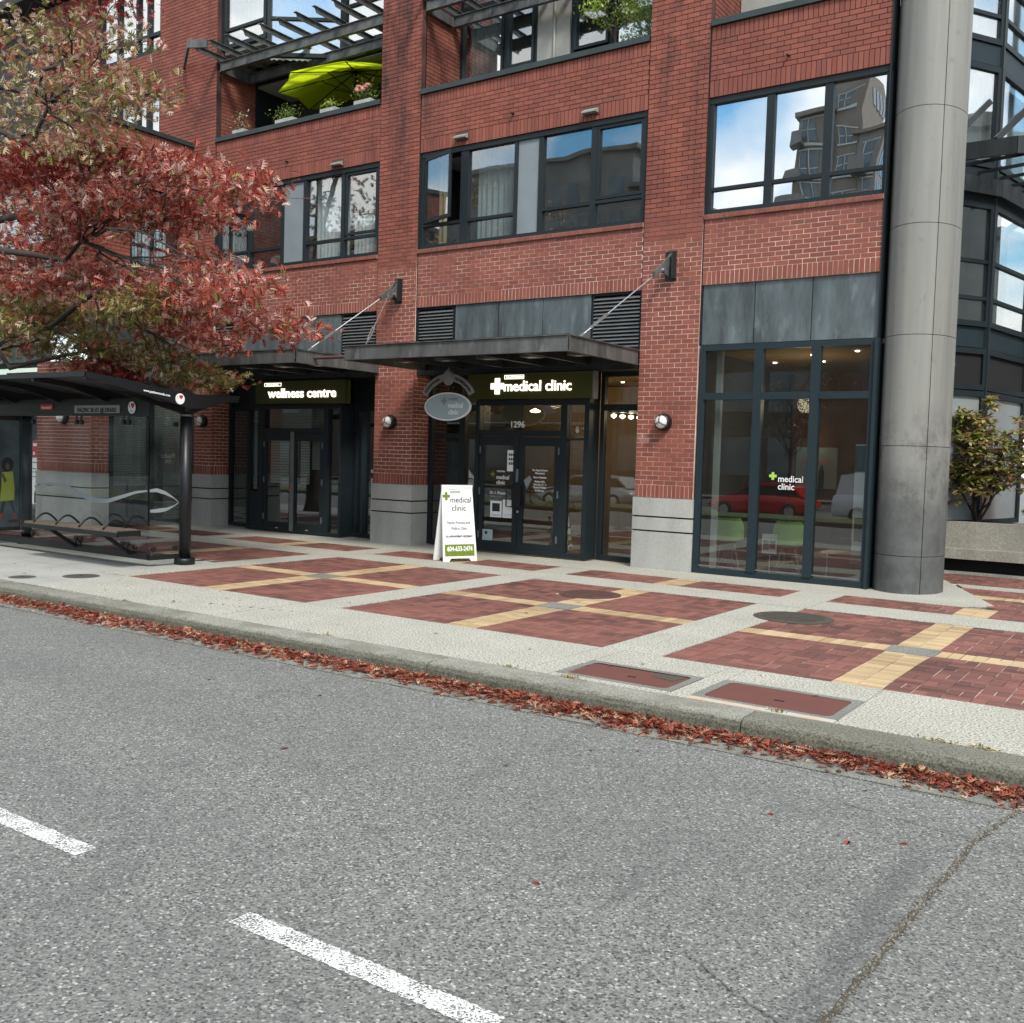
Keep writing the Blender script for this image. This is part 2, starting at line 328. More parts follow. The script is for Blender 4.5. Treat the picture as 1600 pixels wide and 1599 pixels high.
# ------------------------------------------------------------------ helpers
WLOC = {}
def V3(*a): return Vector(a)
class MB:
    def __init__(s): s.v = []; s.f = []
    def add(s, vs, fs):
        o = len(s.v); s.v += [tuple(p) for p in vs]; s.f += [tuple(i+o for i in f) for f in fs]; return s
    def box(s, x0, x1, y0, y1, z0, z1):
        if x0 > x1: x0, x1 = x1, x0
        if y0 > y1: y0, y1 = y1, y0
        if z0 > z1: z0, z1 = z1, z0
        return s.add([(x0,y0,z0),(x1,y0,z0),(x1,y1,z0),(x0,y1,z0),(x0,y0,z1),(x1,y0,z1),(x1,y1,z1),(x0,y1,z1)],
                     [(0,3,2,1),(4,5,6,7),(0,1,5,4),(1,2,6,5),(2,3,7,6),(3,0,4,7)])
    def obox(s, c, u, v, w, a, b, d):
        c, u, v, w = Vector(c), Vector(u).normalized(), Vector(v).normalized(), Vector(w).normalized()
        pts = []
        for k in (-1, 1):
            for (i, j) in ((-1,-1),(1,-1),(1,1),(-1,1)): pts.append(c+u*(a*i)+v*(b*j)+w*(d*k))
        return s.add(pts, [(0,3,2,1),(4,5,6,7),(0,1,5,4),(1,2,6,5),(2,3,7,6),(3,0,4,7)])
    def bar(s, p, q, w, h=None, upv=(0, 0, 1)):
        p, q = Vector(p), Vector(q); h = h or w; d = (q-p); L = d.length; d.normalize()
        upv = Vector(upv); sd = d.cross(upv)
        if sd.length < 1e-4: sd = d.cross(Vector((1, 0, 0)))
        sd.normalize(); u = sd.cross(d).normalized()
        return s.obox((p+q)/2, d, sd, u, L/2, w/2, h/2)
    def tube(s, pts, rads, n=8, cap=True):
        pts = [Vector(p) for p in pts]
        if not isinstance(rads, (list, tuple)): rads = [rads]*len(pts)
        rings = []; ref = None
        for i, p in enumerate(pts):
            d = (pts[min(i+1, len(pts)-1)]-pts[max(i-1, 0)])
            d = d.normalized() if d.length > 1e-9 else Vector((0, 0, 1))
            if ref is None: ref = d.orthogonal().normalized()
            a = (ref-d*ref.dot(d)); a = a.normalized() if a.length > 1e-6 else d.orthogonal().normalized()
            ref = a; b = d.cross(a)
            rings.append([p+(a*math.cos(2*math.pi*k/n)+b*math.sin(2*math.pi*k/n))*rads[i] for k in range(n)])
        vs = [v for r in rings for v in r]; fs = []
        for i in range(len(rings)-1):
            for k in range(n):
                a_, b_ = i*n+k, i*n+(k+1) % n; fs.append((a_, b_, b_+n, a_+n))
        if cap: fs.append(tuple(range(n-1, -1, -1))); fs.append(tuple((len(rings)-1)*n+k for k in range(n)))
        return s.add(vs, fs)
    def lathe(s, c, prof, n=24, axis='z'):
        vs = []; fs = []
        for (r, h) in prof:
            for k in range(n):
                a = 2*math.pi*k/n
                if axis == 'z': vs.append((c[0]+r*math.cos(a), c[1]+r*math.sin(a), c[2]+h))
                else: vs.append((c[0]+r*math.cos(a), c[1]+h, c[2]+r*math.sin(a)))
        for i in range(len(prof)-1):
            for k in range(n):
                a_, b_ = i*n+k, i*n+(k+1) % n; fs.append((a_, b_, b_+n, a_+n))
        fs.append(tuple(range(n-1, -1, -1))); fs.append(tuple((len(prof)-1)*n+k for k in range(n)))
        return s.add(vs, fs)
    def prism(s, poly, off):   # poly: list of 3d points, extruded by off
        n = len(poly); off = Vector(off); p = [Vector(q) for q in poly]
        return s.add(p+[q+off for q in p], [tuple(range(n-1, -1, -1)), tuple(range(n, 2*n))]+[(i, (i+1) % n, (i+1) % n+n, i+n) for i in range(n)])
    def quad(s, *p): return s.add(p, [tuple(range(len(p)))])
    def mesh(s, name, center=True):
        me = bpy.data.meshes.new(name)
        c = Vector((0, 0, 0))
        if center and s.v:
            a = np.array(s.v); c = Vector((a.min(0)+a.max(0))/2)
            vs = (a-np.array(c)).tolist()
        else: vs = s.v
        me.from_pydata(vs, [], s.f); return me, c
    def build(s, name, mat, parent=None, smooth=False):
        me, c = s.mesh(name)
        me.materials.append(M[mat] if isinstance(mat, str) else mat)
        if smooth: me.shade_smooth()
        return link(name, me, c, parent)
def link(name, me, wloc, parent=None):
    o = bpy.data.objects.new(name, me); COL.objects.link(o)
    wloc = Vector(wloc)
    if parent is not None:
        o.parent = parent; o.location = wloc-WLOC[parent]
    else: o.location = wloc
    WLOC[o] = wloc; return o
def tag(o, label=None, cat=None, group=None, kind=None):
    if label: o['label'] = label
    if cat: o['category'] = cat
    if group: o['group'] = group
    if kind: o['kind'] = kind
    return o
def thing(name, label, cat, loc=(0, 0, 0), group=None):
    o = bpy.data.objects.new(name, None); COL.objects.link(o); o.location = loc; o.empty_display_size = .2
    WLOC[o] = Vector(loc); return tag(o, label, cat, group)
def copy_tree(o, parent=None):
    c = o.copy(); COL.objects.link(c)
    if parent is not None: c.parent = parent
    for ch in list(o.children): copy_tree(ch, c)
    return c
def boxp(name, mat, parent, *b): return MB().box(*b).build(name, mat, parent)
FCACHE = {}
def text(s, p, size, mat, parent, xd=(1, 0, 0), ud=(0, 0, 1), width=None, depth=.004, align='L', bold=0.0, name='lettering', shear=0):
    """flat lettering: p = lower left corner (or centre / right end) of the baseline"""
    key = (s, bold, shear)
    if key not in FCACHE:
        cu = bpy.data.curves.new('txt', 'FONT'); cu.body = s; cu.size = 1; cu.extrude = .5; cu.offset = bold; cu.resolution_u = 3; cu.shear = shear
        ob = bpy.data.objects.new('txt', cu); COL.objects.link(ob)
        dg = bpy.context.evaluated_depsgraph_get(); me = bpy.data.meshes.new_from_object(ob.evaluated_get(dg))
        n = len(me.vertices); a = np.zeros(n*3); me.vertices.foreach_get('co', a)
        FCACHE[key] = (a.reshape(-1, 3), [tuple(q.vertices) for q in me.polygons])
        bpy.data.objects.remove(ob); bpy.data.curves.remove(cu); bpy.data.meshes.remove(me)
    a, fs = FCACHE[key]; x0, x1 = a[:, 0].min(), a[:, 0].max(); w = x1-x0
    ksx = (width/w) if width else size
    xd, ud = Vector(xd).normalized(), Vector(ud).normalized(); nd = xd.cross(ud)
    shift = {'L': 0, 'C': -.5, 'R': -1}[align]*w*ksx
    P = Vector(p); vs = []
    for (x, y, z) in a: vs.append(P+xd*((x-x0)*ksx+shift)+ud*(y*size)+nd*((z+.5)*depth))
    return MB().add(vs, fs).build(name, mat, parent)
def cross_mb(mb, p, s, w, d=.004, xd=(1, 0, 0), ud=(0, 0, 1)):
    xd, ud = Vector(xd), Vector(ud); nd = xd.cross(ud); P = Vector(p); a, b = s/2, w/2
    pts = [(-b,-a),(b,-a),(b,-b),(a,-b),(a,b),(b,b),(b,a),(-b,a),(-b,b),(-a,b),(-a,-b),(-b,-b)]
    return mb.prism([P+xd*x+ud*y for x, y in pts], nd*d)
def arr_mesh(name, verts, tri):
    me = bpy.data.meshes.new(name); nv, nt = len(verts), len(tri)
    me.vertices.add(nv); me.vertices.foreach_set('co', verts.astype(np.float32).ravel())
    me.loops.add(nt*3); me.loops.foreach_set('vertex_index', tri.astype(np.int32).ravel())
    me.polygons.add(nt); me.polygons.foreach_set('loop_start', np.arange(0, nt*3, 3, dtype=np.int32))
    me.update(calc_edges=True); return me
# leaf templates -------------------------------------------------------------
def oak_leaf():
    half = [(.10,.02),(.24,.27),(.30,.035),(.46,.47),(.50,.045),(.76,.50),(.68,.05),(.95,.26),(.86,.035),(1.06,.0)]
    v = [(0, 0)]; v += half[:-1]; nR = len(v); v.append(half[-1]); tip = len(v)-1
    v += [(x, -y) for x, y in half[:-1][::-1]]
    V = np.array([(x, y, .35*(x-.5)**2*-1+.18*abs(y)) for x, y in v]); V[:, 0] -= .1
    T = []
    R_ = list(range(1, 10)); L_ = [tip+1+(8-i) for i in range(9)]
    for S in (R_, L_):
        T += [(S[0], S[1], S[2]), (S[2], S[3], S[4]), (S[4], S[5], S[6]), (S[6], S[7], S[8])]
    T += [(0, R_[0], L_[0])]
    for a, b in ((0, 2), (2, 4), (4, 6), (6, 8)): T += [(L_[a], R_[a], R_[b]), (L_[a], R_[b], L_[b])]
    T += [(L_[8], R_[8], tip)]
    return V, np.array(T)
def oval_leaf():
    V = np.array([(0,0,0),(.3,.17,.03),(.6,.2,.03),(1,0,-.06),(.6,-.2,.03),(.3,-.17,.03)]); T = np.array([(0,1,5),(1,2,4),(1,4,5),(2,3,4)]); return V, T
def scatter(centers, size, tmpl, tilt=1.0, flatz=False, yaw=None, pitch=None):
    V, T = tmpl; n = len(centers); k = len(V)
    ya = RS.uniform(0, 2*np.pi, n) if yaw is None else yaw
    pi_ = RS.normal(0, tilt, n) if pitch is None else pitch
    ro = RS.normal(0, tilt, n)
    s = RS.uniform(size[0], size[1], n)
    cx, sx_, cyy, syy, cz, sz = np.cos(ro), np.sin(ro), np.cos(pi_), np.sin(pi_), np.cos(ya), np.sin(ya)
    Rm = np.zeros((n, 3, 3))
    Rm[:, 0, 0] = cz*cyy; Rm[:, 0, 1] = cz*syy*sx_-sz*cx; Rm[:, 0, 2] = cz*syy*cx+sz*sx_
    Rm[:, 1, 0] = sz*cyy; Rm[:, 1, 1] = sz*syy*sx_+cz*cx; Rm[:, 1, 2] = sz*syy*cx-cz*sx_
    Rm[:, 2, 0] = -syy; Rm[:, 2, 1] = cyy*sx_; Rm[:, 2, 2] = cyy*cx
    P = np.einsum('nij,kj->nki', Rm, V)*s[:, None, None]+centers[:, None, :]
    Tt = T[None, :, :]+(np.arange(n)*k)[:, None, None]
    return P.reshape(-1, 3), Tt.reshape(-1, 3)
def leaf_obj(name, centers, size, tmpl, mat, parent=None, **kw):
    v, tr = scatter(np.asarray(centers), size, tmpl, **kw); c = (v.min(0)+v.max(0))/2
    me = arr_mesh(name, v-c, tr); me.materials.append(M[mat]); return link(name, me, c, parent)
OAK, OVAL = oak_leaf(), oval_leaf()

# ------------------------------------------------------------------ ground, road, kerb, pavement
o = MB().quad((-400,-400,-.62),(400,-400,-.62),(400,400,-.62),(-400,400,-.62)).build('ground', 'asphalt'); tag(o, kind='structure')
o = MB().quad((-60,-2.0,-.13),(60,-2.0,-.13),(60,5.8,-.13),(-60,5.8,-.13)).build('road', 'asphalt'); tag(o, kind='structure')
o = MB().quad((-60,-22,-.50),(60,-22,-.50),(60,-4.4,-.50),(-60,-4.4,-.50)).build('far_road', 'asphalt'); tag(o, kind='structure')
med = MB().box(-60, 60, -4.4, -4.15, -.6, .02).box(-60, 60, -2.25, -2.0, -.6, .02).build('median_kerb', 'kerb'); tag(med, kind='structure')
o = MB().box(-60, 60, -4.15, -2.25, -.6, .03).build('median_grass', 'grass'); tag(o, kind='structure')
o = MB().box(-60, 60, -30, -22, -.62, -.36).build('far_pavement', 'pad'); tag(o, kind='structure')
for (x0, x1) in ((-5.15,-3.93),(-2.92,-1.72),(-.70,.5),(-7.4,-6.2)):
    n_ = int((x1-x0)/.012); e1 = [(x0+(x1-x0)*k/n_+random.uniform(-.004, .004), 2.457+random.uniform(-.005, .004), -.126) for k in range(n_+1)]; e2 = [(x0+(x1-x0)*k/n_+random.uniform(-.004, .004), 2.563+random.uniform(-.004, .005), -.126) for k in range(n_+1)]
    o = MB().add(e1+e2, [(k, k+1, n_+k+2, n_+k+1) for k in range(n_)]).build('lane_marking', 'paint'); tag(o, kind='structure')
gut = tag(MB().quad((-60,5.8,-.126),(60,5.8,-.126),(60,6.16,-.126),(-60,6.16,-.126)).build('gutter', 'gutter'), kind='structure')
# crack filled with dirt and gravel, darker strip beside it
def ribbon(pts, w, z, jitter, seed=1, sub=14):
    rr = random.Random(seed); L = []; R_ = []
    for i in range(len(pts)-1):
        a, b = Vector(pts[i]), Vector(pts[i+1]); d = (b-a).normalized(); nrm = Vector((-d.y, d.x))
        for k in range(sub):
            p = a.lerp(b, k/sub)+nrm*rr.uniform(-jitter, jitter)
            ww = w*rr.uniform(.45, 1.3); L.append((*(p+nrm*ww), z)); R_.append((*(p-nrm*ww), z))
    n = len(L); return MB().add(L+R_, [(i, i+1, n+i+1, n+i) for i in range(n-1)])
crk = [(-.69,5.80),(-.79,5.19),(-.83,4.5),(-.86,3.9),(-.89,3.2),(-.93,2.4)]
tag(ribbon(crk, .012, -.122, .007).build('road_crack', 'soil'), kind='structure')
tag(ribbon([(-1.45,5.32),(-1.2,5.27),(-.96,5.22),(-.75,5.22),(-.2,5.17)], .0025, -.124, .012, 2).build('road_crack', 'joint'), kind='structure')
tag(ribbon([(-1.45,3.32),(-1.25,3.18),(-1.05,3.08),(-.9,3.0)], .0025, -.124, .012, 3).build('road_crack', 'joint'), kind='structure')
rr = random.Random(9); mb = MB()
for k in range(900):
    i = rr.randrange(len(crk)-1); a, b = Vector(crk[i]), Vector(crk[i+1]); p = a.lerp(b, rr.random()); s = rr.uniform(.002, .006)
    x, y = p.x+rr.gauss(0, .009), p.y; mb.add([(x-s,y-s,-.122),(x+s,y-s*.6,-.122),(x+s*.7,y+s,-.122),(x-s*.6,y+s,-.122),(x,y,-.122+s*1.4)], [(0,1,4),(1,2,4),(2,3,4),(3,0,4)])
t = NT('crack_grit'); t.pr(t.mix(t.n('NewGeometry').outputs['Random Per Island'], (.045, .040, .03), (.24, .22, .18)), .9); M['grit'] = t.m
for k in range(5200):
    x = rr.uniform(-16, 1.5); y = 5.80+.012*math.sin(x*2.3)+rr.gauss(0, .016); s = rr.uniform(.0015, .0045); mb.add([(x-s,y-s,-.127),(x+s,y-s*.6,-.127),(x+s*.7,y+s,-.127),(x-s*.6,y+s,-.127),(x,y,-.127+s*1.4)], [(0,1,4),(1,2,4),(2,3,4),(3,0,4)])
tag(mb.build('gravel', 'grit'), kind='stuff', label='loose grit lying in the long crack and along the gutter edge', cat='gravel')

kerb = tag(MB().box(-60, 60, 6.2, 6.43, -.16, -.02).build('kerb', 'joint'), kind='structure')
kx = [-32.0,-28.6,-25.2,-21.8,-18.4,-15.0,-11.6,-8.3,-5.0,-2.37,1.0,4.4,7.8,11.2]
for a, b in zip(kx[:-1], kx[1:]):
    a += .006; b -= .006; z0 = -.16; dz = random.uniform(-.004, .004)
    prof = [(6.15,z0),(6.155,-.05),(6.17,-.02),(6.20,-.004),(6.235,0),(6.45,0.0),(6.45,z0)]
    mbk = MB(); n = len(prof); ns = max(2, int((b-a)/.25)); ring = []
    for k in range(ns+1):
        x = a+(b-a)*k/ns
        for j, (y, z) in enumerate(prof):
            e = 0 if j in (0, 6) else random.uniform(-.004, .003)
            ring.append((x, y+(e if j < 5 else 0), z+dz*(j not in (0, 6))+e))
    fs = []
    for k in range(ns):
        for j in range(n-1): fs.append((k*n+j, (k+1)*n+j, (k+1)*n+j+1, k*n+j+1))
    fs += [tuple(range(n)), tuple(ns*n+j for j in range(n-1, -1, -1))]
    mbk.add(ring, fs).build('kerb_stone', 'kerb', kerb)

pav = tag(MB().box(-32, 14, 6.46, 19.5, -.16, -.0075).build('pavement', 'joint_mix'), kind='structure')
SLABS = []
def slab(x0, x1, y0, y1, mat='slab', name='paving_slab', g=.004, dz=0):
    o = MB().box(x0+g, x1-g, y0+g, y1-g, -.10, dz+random.uniform(-.0015, .0015)).build(name, mat, pav); return o
FX = [(-29.9,-26.7),(-26.15,-22.95),(-22.4,-19.2),(-18.65,-15.5),(-14.95,-11.75),(-11.2,-8.0),(-7.47,-4.28),(-3.70,-.45),(.1,3.3),(3.85,7.05),(7.6,10.8)]
FY0, FY1 = 7.71, 11.5
PV = []          # pavers: (cx, cy, hx, hy, yellow)
def clipfun(x, y): return True
def paver(x0, x1, y0, y1, yel, keep=lambda x, y: True):
    if keep((x0+x1)/2, (y0+y1)/2) and x1-x0 > .02 and y1-y0 > .02: PV.append(((x0+x1)/2, (y0+y1)/2, (x1-x0)/2-.0036, (y1-y0)/2-.0036, yel))
def basket(x0, x1, y0, y1, keep=lambda x, y: True, seed=0):
    rr = random.Random(seed); nx = max(1, round((x1-x0)/.2)); ny = max(1, round((y1-y0)/.2)); sx_ = (x1-x0)/nx; sy_ = (y1-y0)/ny
    for i in range(nx):
        for j in range(ny):
            a, b = x0+i*sx_, y0+j*sy_
            if (i+j) % 2 == 0:
                paver(a, a+sx_, b, b+sy_/2, 0, keep); paver(a, a+sx_, b+sy_/2, b+sy_, 0, keep)
            else:
                paver(a, a+sx_/2, b, b+sy_, 0, keep); paver(a+sx_/2, a+sx_, b, b+sy_, 0, keep)
def ystrip_y(xc, w, y0, y1, keep=lambda x, y: True):   # strip running along Y
    n = round((y1-y0)/.1); s_ = (y1-y0)/n
    for k in range(n):
        for h in (-1, 0): paver(xc+h*w/2, xc+(h+1)*w/2, y0+k*s_, y0+(k+1)*s_, 1, keep)
def ystrip_x(yc, w, x0, x1, keep=lambda x, y: True):
    n = max(1, round((x1-x0)/.1)); s_ = (x1-x0)/n
    for k in range(n): paver(x0+k*s_, x0+(k+1)*s_, yc-w/2, yc+w/2, 1, keep)
MHS = [(-6.11, 10.67, .36, 'iron_r'), (-3.57, 10.70, .40, 'iron')]
def keep_mh(x, y):
    return all((x-a)**2+(y-b)**2 > (r-.03)**2 for a, b, r, m in MHS)
for i, (x0, x1) in enumerate(FX):
    xm = (x0+x1)/2; yw = .19; ym = 9.58; hw = .15; fy0 = FY0
    if x1 < -14 : fy0 = 9.5
    if i == 4: fy0 = 9.75
    kp = keep_mh
    if fy0 < 9:
        basket(x0, xm-yw, fy0, ym-hw, kp, i); basket(xm+yw, x1, fy0, ym-hw, kp, i+50)
        ystrip_y(xm, 2*yw, fy0, ym-.2, kp)
        ystrip_x(ym, 2*hw, x0, xm-yw-.03, kp); ystrip_x(ym, 2*hw, xm+yw+.03, x1, kp)
        slab(xm-yw-.03, xm+yw+.03, ym-.2, ym+.2, 'gutter', 'paving_slab', .004, -.001)
    y1s = ym+hw if fy0 < 9 else fy0
    basket(x0, xm-yw, y1s, FY1, kp, i+9); basket(xm+yw, x1, y1s, FY1, kp, i+70)
    ystrip_y(xm, 2*yw, max(ym+.2, fy0), FY1, kp)
    # upper row
    kp2 = (lambda x, y: True)
    if x1 < 0:
        basket(x0, xm-yw, 12.27, 13.1, kp2, i+7); basket(xm+yw, x1, 12.27, 13.1, kp2, i+17); ystrip_y(xm, 2*yw, 12.27, 13.1)
    # slabs: vertical bands, front strip, middle band
    nx0 = FX[i+1][0] if i+1 < len(FX) else x1+.55
    if x1 > -12: slab(x1, nx0, FY0, FY1)
    else: slab(x1, nx0, fy0, FY1)
    if x1 > -12 or i == 4:
        if i != 4: slab(x0, x1, 6.46, FY0) if i not in (6, 7) else None
        if i not in (4, 6): slab(x1, nx0, 6.46, FY0)
    slab(x0, x1, FY1, 12.27); slab(x1, nx0, FY1, 12.27)
    if nx0 < 0: slab(x1, nx0, 12.27, 13.1)
# front strip in front of fields 6 and 7 has two service covers
COVS = [(-3.98,-3.13, 6.62, 7.10), (-2.84,-1.93, 6.61, 7.16)]
slab(-7.47, -4.28, 6.46, FY0); slab(-4.28, -4.05, 6.46, FY0); slab(-4.05, -3.06, 7.17, FY0); slab(-4.05, -3.06, 6.46, 6.56)
slab(-3.06, -2.91, 6.46, FY0); slab(-2.91, -1.86, 7.22, FY0); slab(-2.91, -1.86, 6.46, 6.55, 'rust_slab')
slab(-1.86, -.45, 6.46, FY0)
# bus shelter pad
for x in np.arange(-31.55, -11.9, 3.3):
    xe = min(x+3.3, -11.75); slab(x, xe, 6.46, 7.75, 'pad'); slab(x, xe, 7.75, 9.45, 'pad')
slab(-11.75, -11.2, 6.46, 7.7, 'pad')
# apron beside the building and diagonal apron round the column
for x in np.arange(-31.0, -4.2, 2.2): slab(x, min(x+2.2, -3.9), 13.1, 14.9, 'slab', 'paving_slab', .003)
mb = MB().prism([(-3.9,13.1,-.1),(-2.3,13.1,-.1),(-2.0,13.5,-.1),(-3.55,17.25,-.1),(-3.9,17.25,-.1)], (0, 0, .1)); mb.build('paving_slab', 'slab', pav)
def kd(x, y):   # right of the diagonal
    return x > -2.0+(y-13.5)*(-1.55/3.75)-.05 and x < 4
kd2 = lambda x, y: kd(x, y) if y > 13.1 else x > -2.2
basket(-.45-3.0, 3.3, 13.1, 14.15, kd2, 3); ystrip_x(14.35, .3, -3.4, 3.3, kd2); basket(-3.45, 3.3, 14.5, 15.3, kd2, 4); basket(-3.45, 3.3, 15.75, 17.25, kd2, 5)
mb = MB().prism([(-2.68,15.3,-.1),(3.3,15.3,-.1),(3.3,15.75,-.1),(-2.86,15.75,-.1)], (0, 0, .099)); mb.build('paving_slab', 'slab', pav)
basket(.1, 3.3, 12.27, 13.1, kd2, 31)
# pavers: the 300 nearest are objects, the others one mesh
PV.sort(key=lambda p: (p[0]+.6)**2+(p[1]-1)**2)
unit = {}
for yel in (0, 1):
    mbu = MB().box(-.5, .5, -.5, .5, -.03, 0); mbu.f = mbu.f[1:]
    me, _ = mbu.mesh('paver', False); me.materials.append(M['paver_y' if yel else 'paver']); unit[yel] = me
rest = {0: MB(), 1: MB()}
for k, (x, y, hx, hy, yel) in enumerate(PV):
    z = -.004+random.uniform(-.0018, .0015)
    if k < 300:
        o = bpy.data.objects.new('paver', unit[yel]); COL.objects.link(o); o.parent = pav
        o.location = Vector((x, y, z))-WLOC[pav]; o.scale = (2*hx, 2*hy, 1)
    else:
        b = MB().box(x-hx, x+hx, y-hy, y+hy, z-.03, z); rest[yel].add(b.v, b.f[1:])
tag(rest[0].build('red_paver_field', 'paver', pav), kind='stuff'); tag(rest[1].build('yellow_paver_strip', 'paver_y', pav), kind='stuff')
# manholes
for k, (x, y, r, mt) in enumerate(MHS):
    m = thing('manhole_cover', ['round brown cast iron manhole cover cut into the yellow brick cross', 'round grey green manhole cover at the corner of the pale band'][k], 'manhole cover', (x, y, -.004), 'round manhole covers set in the brick paving')
    MB().lathe((x, y, -.003), [(r+.025, 0), (r+.025, .006), (r-.02, .006), (r-.02, 0)], 48).build('rim', 'iron_r' if k == 0 else 'iron', m)
    MB().lathe((x, y, -.003), [(r-.012, 0), (r-.012, .009), (r-.03, .012)], 48).build('lid', mt, m)
    mb = MB()
    ang = .25 if k == 0 else 0.0
    for i in range(-7, 8):
        for j in range(-7, 8):
            u, v = i*.047+(.023 if (j % 2 and k == 0) else 0), j*.047
            if u*u+v*v < (r-.06)**2:
                X_, Y_ = x+u*math.cos(ang)-v*math.sin(ang), y+u*math.sin(ang)+v*math.cos(ang)
                mb.obox((X_, Y_, .0115), (math.cos(ang), math.sin(ang), 0), (-math.sin(ang), math.cos(ang), 0), (0, 0, 1), .018, .015, .003)
    tag(mb.build('raised_pattern', mt, m), kind='stuff')
for k, (x, y, r, lb) in enumerate([(-11.93, 6.74, .13, 'small dark round cover in the cement at the kerb'), (-11.56, 7.30, .19, 'larger dark round cover in the cement with leaves on it')]):
    m = thing('valve_cover', lb, 'cover', (x, y, 0)); MB().lathe((x, y, -.01), [(r, 0), (r, .014), (r-.015, .016)], 32).build('lid', 'iron', m)
    MB().lathe((x, y, -.01), [(r+.03, 0), (r+.03, .013), (r+.002, .013)], 32).build('rim', 'joint', m)
    MB().box(x-.02, x+.02, y-.008, y+.008, .006, .009).build('lifting_slot', 'void', m)
for k, (x0, x1, y0, y1) in enumerate(COVS):
    m = thing('service_cover', ['sunken rusty service cover with broken corner beside the kerb', 'flush rusty service cover with orange rust stain beside the kerb'][k], 'utility cover', ((x0+x1)/2, (y0+y1)/2, 0), 'rusty rectangular covers beside the kerb')
    def rrect(x0, x1, y0, y1, r, z):
        pts = []
        for cx_, cy_, a0 in ((x1-r, y1-r, 0), (x0+r, y1-r, 90), (x0+r, y0+r, 180), (x1-r, y0+r, 270)):
            for q in range(5): a = math.radians(a0+q*22.5); pts.append((cx_+r*math.cos(a), cy_+r*math.sin(a), z))
        return pts
    zz = -.0065 if k == 0 else -.001
    MB().prism([(x0-.07,y0-.06,-.09),(x1+.07,y0-.06,-.09),(x1+.07,y1+.07,-.09),(x0-.07,y1+.07,-.09)], (0,0,.07)).build('collar', 'gutter', m)
    o_, i_ = rrect(x0-.035, x1+.035, y0-.035, y1+.035, .06, -.0005), rrect(x0, x1, y0, y1, .05, -.0005)
    q_ = rrect(x0-.066, x1+.066, y0-.056, y1+.066, .01, -.001); n_ = len(o_)
    MB().add(q_+i_, [(a, (a+1) % n_, n_+(a+1) % n_, n_+a) for a in range(n_)]).build('mortar_rim', 'gutter', m)
    MB().prism(rrect(x0+.004, x1-.004, y0+.004, y1-.004, .048, zz-.02), (0,0,.02)).build('lid', 'rust', m)
    MB().box(x0+.5*(x1-x0), x0+.5*(x1-x0)+.07, y0+.2, y0+.225, zz+.0005, zz+.003).build('lifting_slot', 'void', m)
if True:
    mb = MB().prism([(-3.40,6.94,-.006),(-3.20,6.90,-.006),(-3.17,7.07,-.006),(-3.42,7.06,-.006)], (0,0,.003)); tag(mb.build('dirt_patch', 'soil'), kind='stuff', label='black dirt in the corner of the sunken cover', cat='dirt')

# ------------------------------------------------------------------ the brick building
YF = 13.95
B = thing('brick_building', 'red brick block with dark framed windows and shopfronts along the whole street', 'building', (-10, YF, 0))
BR = []      # bricks: centre, udir, ndir, half u, half z
GAP = .005; CH = .0715; BL = .2
BACK = MB()
def bk(o, u, n, u0, u1, z0, z1):
    if u1-u0 < .015 or z1-z0 < .012: return
    c = Vector((o[0]+u[0]*(u0+u1)/2, o[1]+u[1]*(u0+u1)/2, (z0+z1)/2))
    BR.append((c, u, n, (u1-u0)/2-GAP, (z1-z0)/2-GAP))
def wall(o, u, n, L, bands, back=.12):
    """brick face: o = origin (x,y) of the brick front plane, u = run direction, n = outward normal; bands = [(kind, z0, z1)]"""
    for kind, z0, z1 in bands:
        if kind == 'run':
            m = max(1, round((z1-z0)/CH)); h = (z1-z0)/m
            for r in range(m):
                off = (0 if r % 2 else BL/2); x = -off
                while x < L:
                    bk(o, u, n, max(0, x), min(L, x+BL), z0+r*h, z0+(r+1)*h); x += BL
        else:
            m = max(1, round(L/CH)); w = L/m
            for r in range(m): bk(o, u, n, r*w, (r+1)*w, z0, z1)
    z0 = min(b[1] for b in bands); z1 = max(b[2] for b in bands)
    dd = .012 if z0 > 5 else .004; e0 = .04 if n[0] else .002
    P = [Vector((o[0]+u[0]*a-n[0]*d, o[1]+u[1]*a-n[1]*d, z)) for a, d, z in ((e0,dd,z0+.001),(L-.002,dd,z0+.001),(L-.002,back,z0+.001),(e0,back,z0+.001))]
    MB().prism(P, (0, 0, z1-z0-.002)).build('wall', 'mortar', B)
U, N_ = (1, 0), (0, -1)
SP = YF+.015
def pier(x0, x1, zt=12.2):
    wall((x0, YF), U, N_, x1-x0, [('sol', 1.105, 1.30), ('run', 1.30, 5.02)]); wall((x0, YF), U, N_, x1-x0, [('run', 5.02, zt)])
pier(-7.25, -6.27); pier(-12.73, -11.79)
wall((-17.95, YF), U, N_, .60, [('sol', 1.105, 1.30), ('run', 1.30, 3.30)])
wall((-19.24, YF), U, N_, 1.89, [('run', 3.30, 5.02)]); wall((-19.24, YF), U, N_, 1.89, [('run', 5.02, 12.2)])
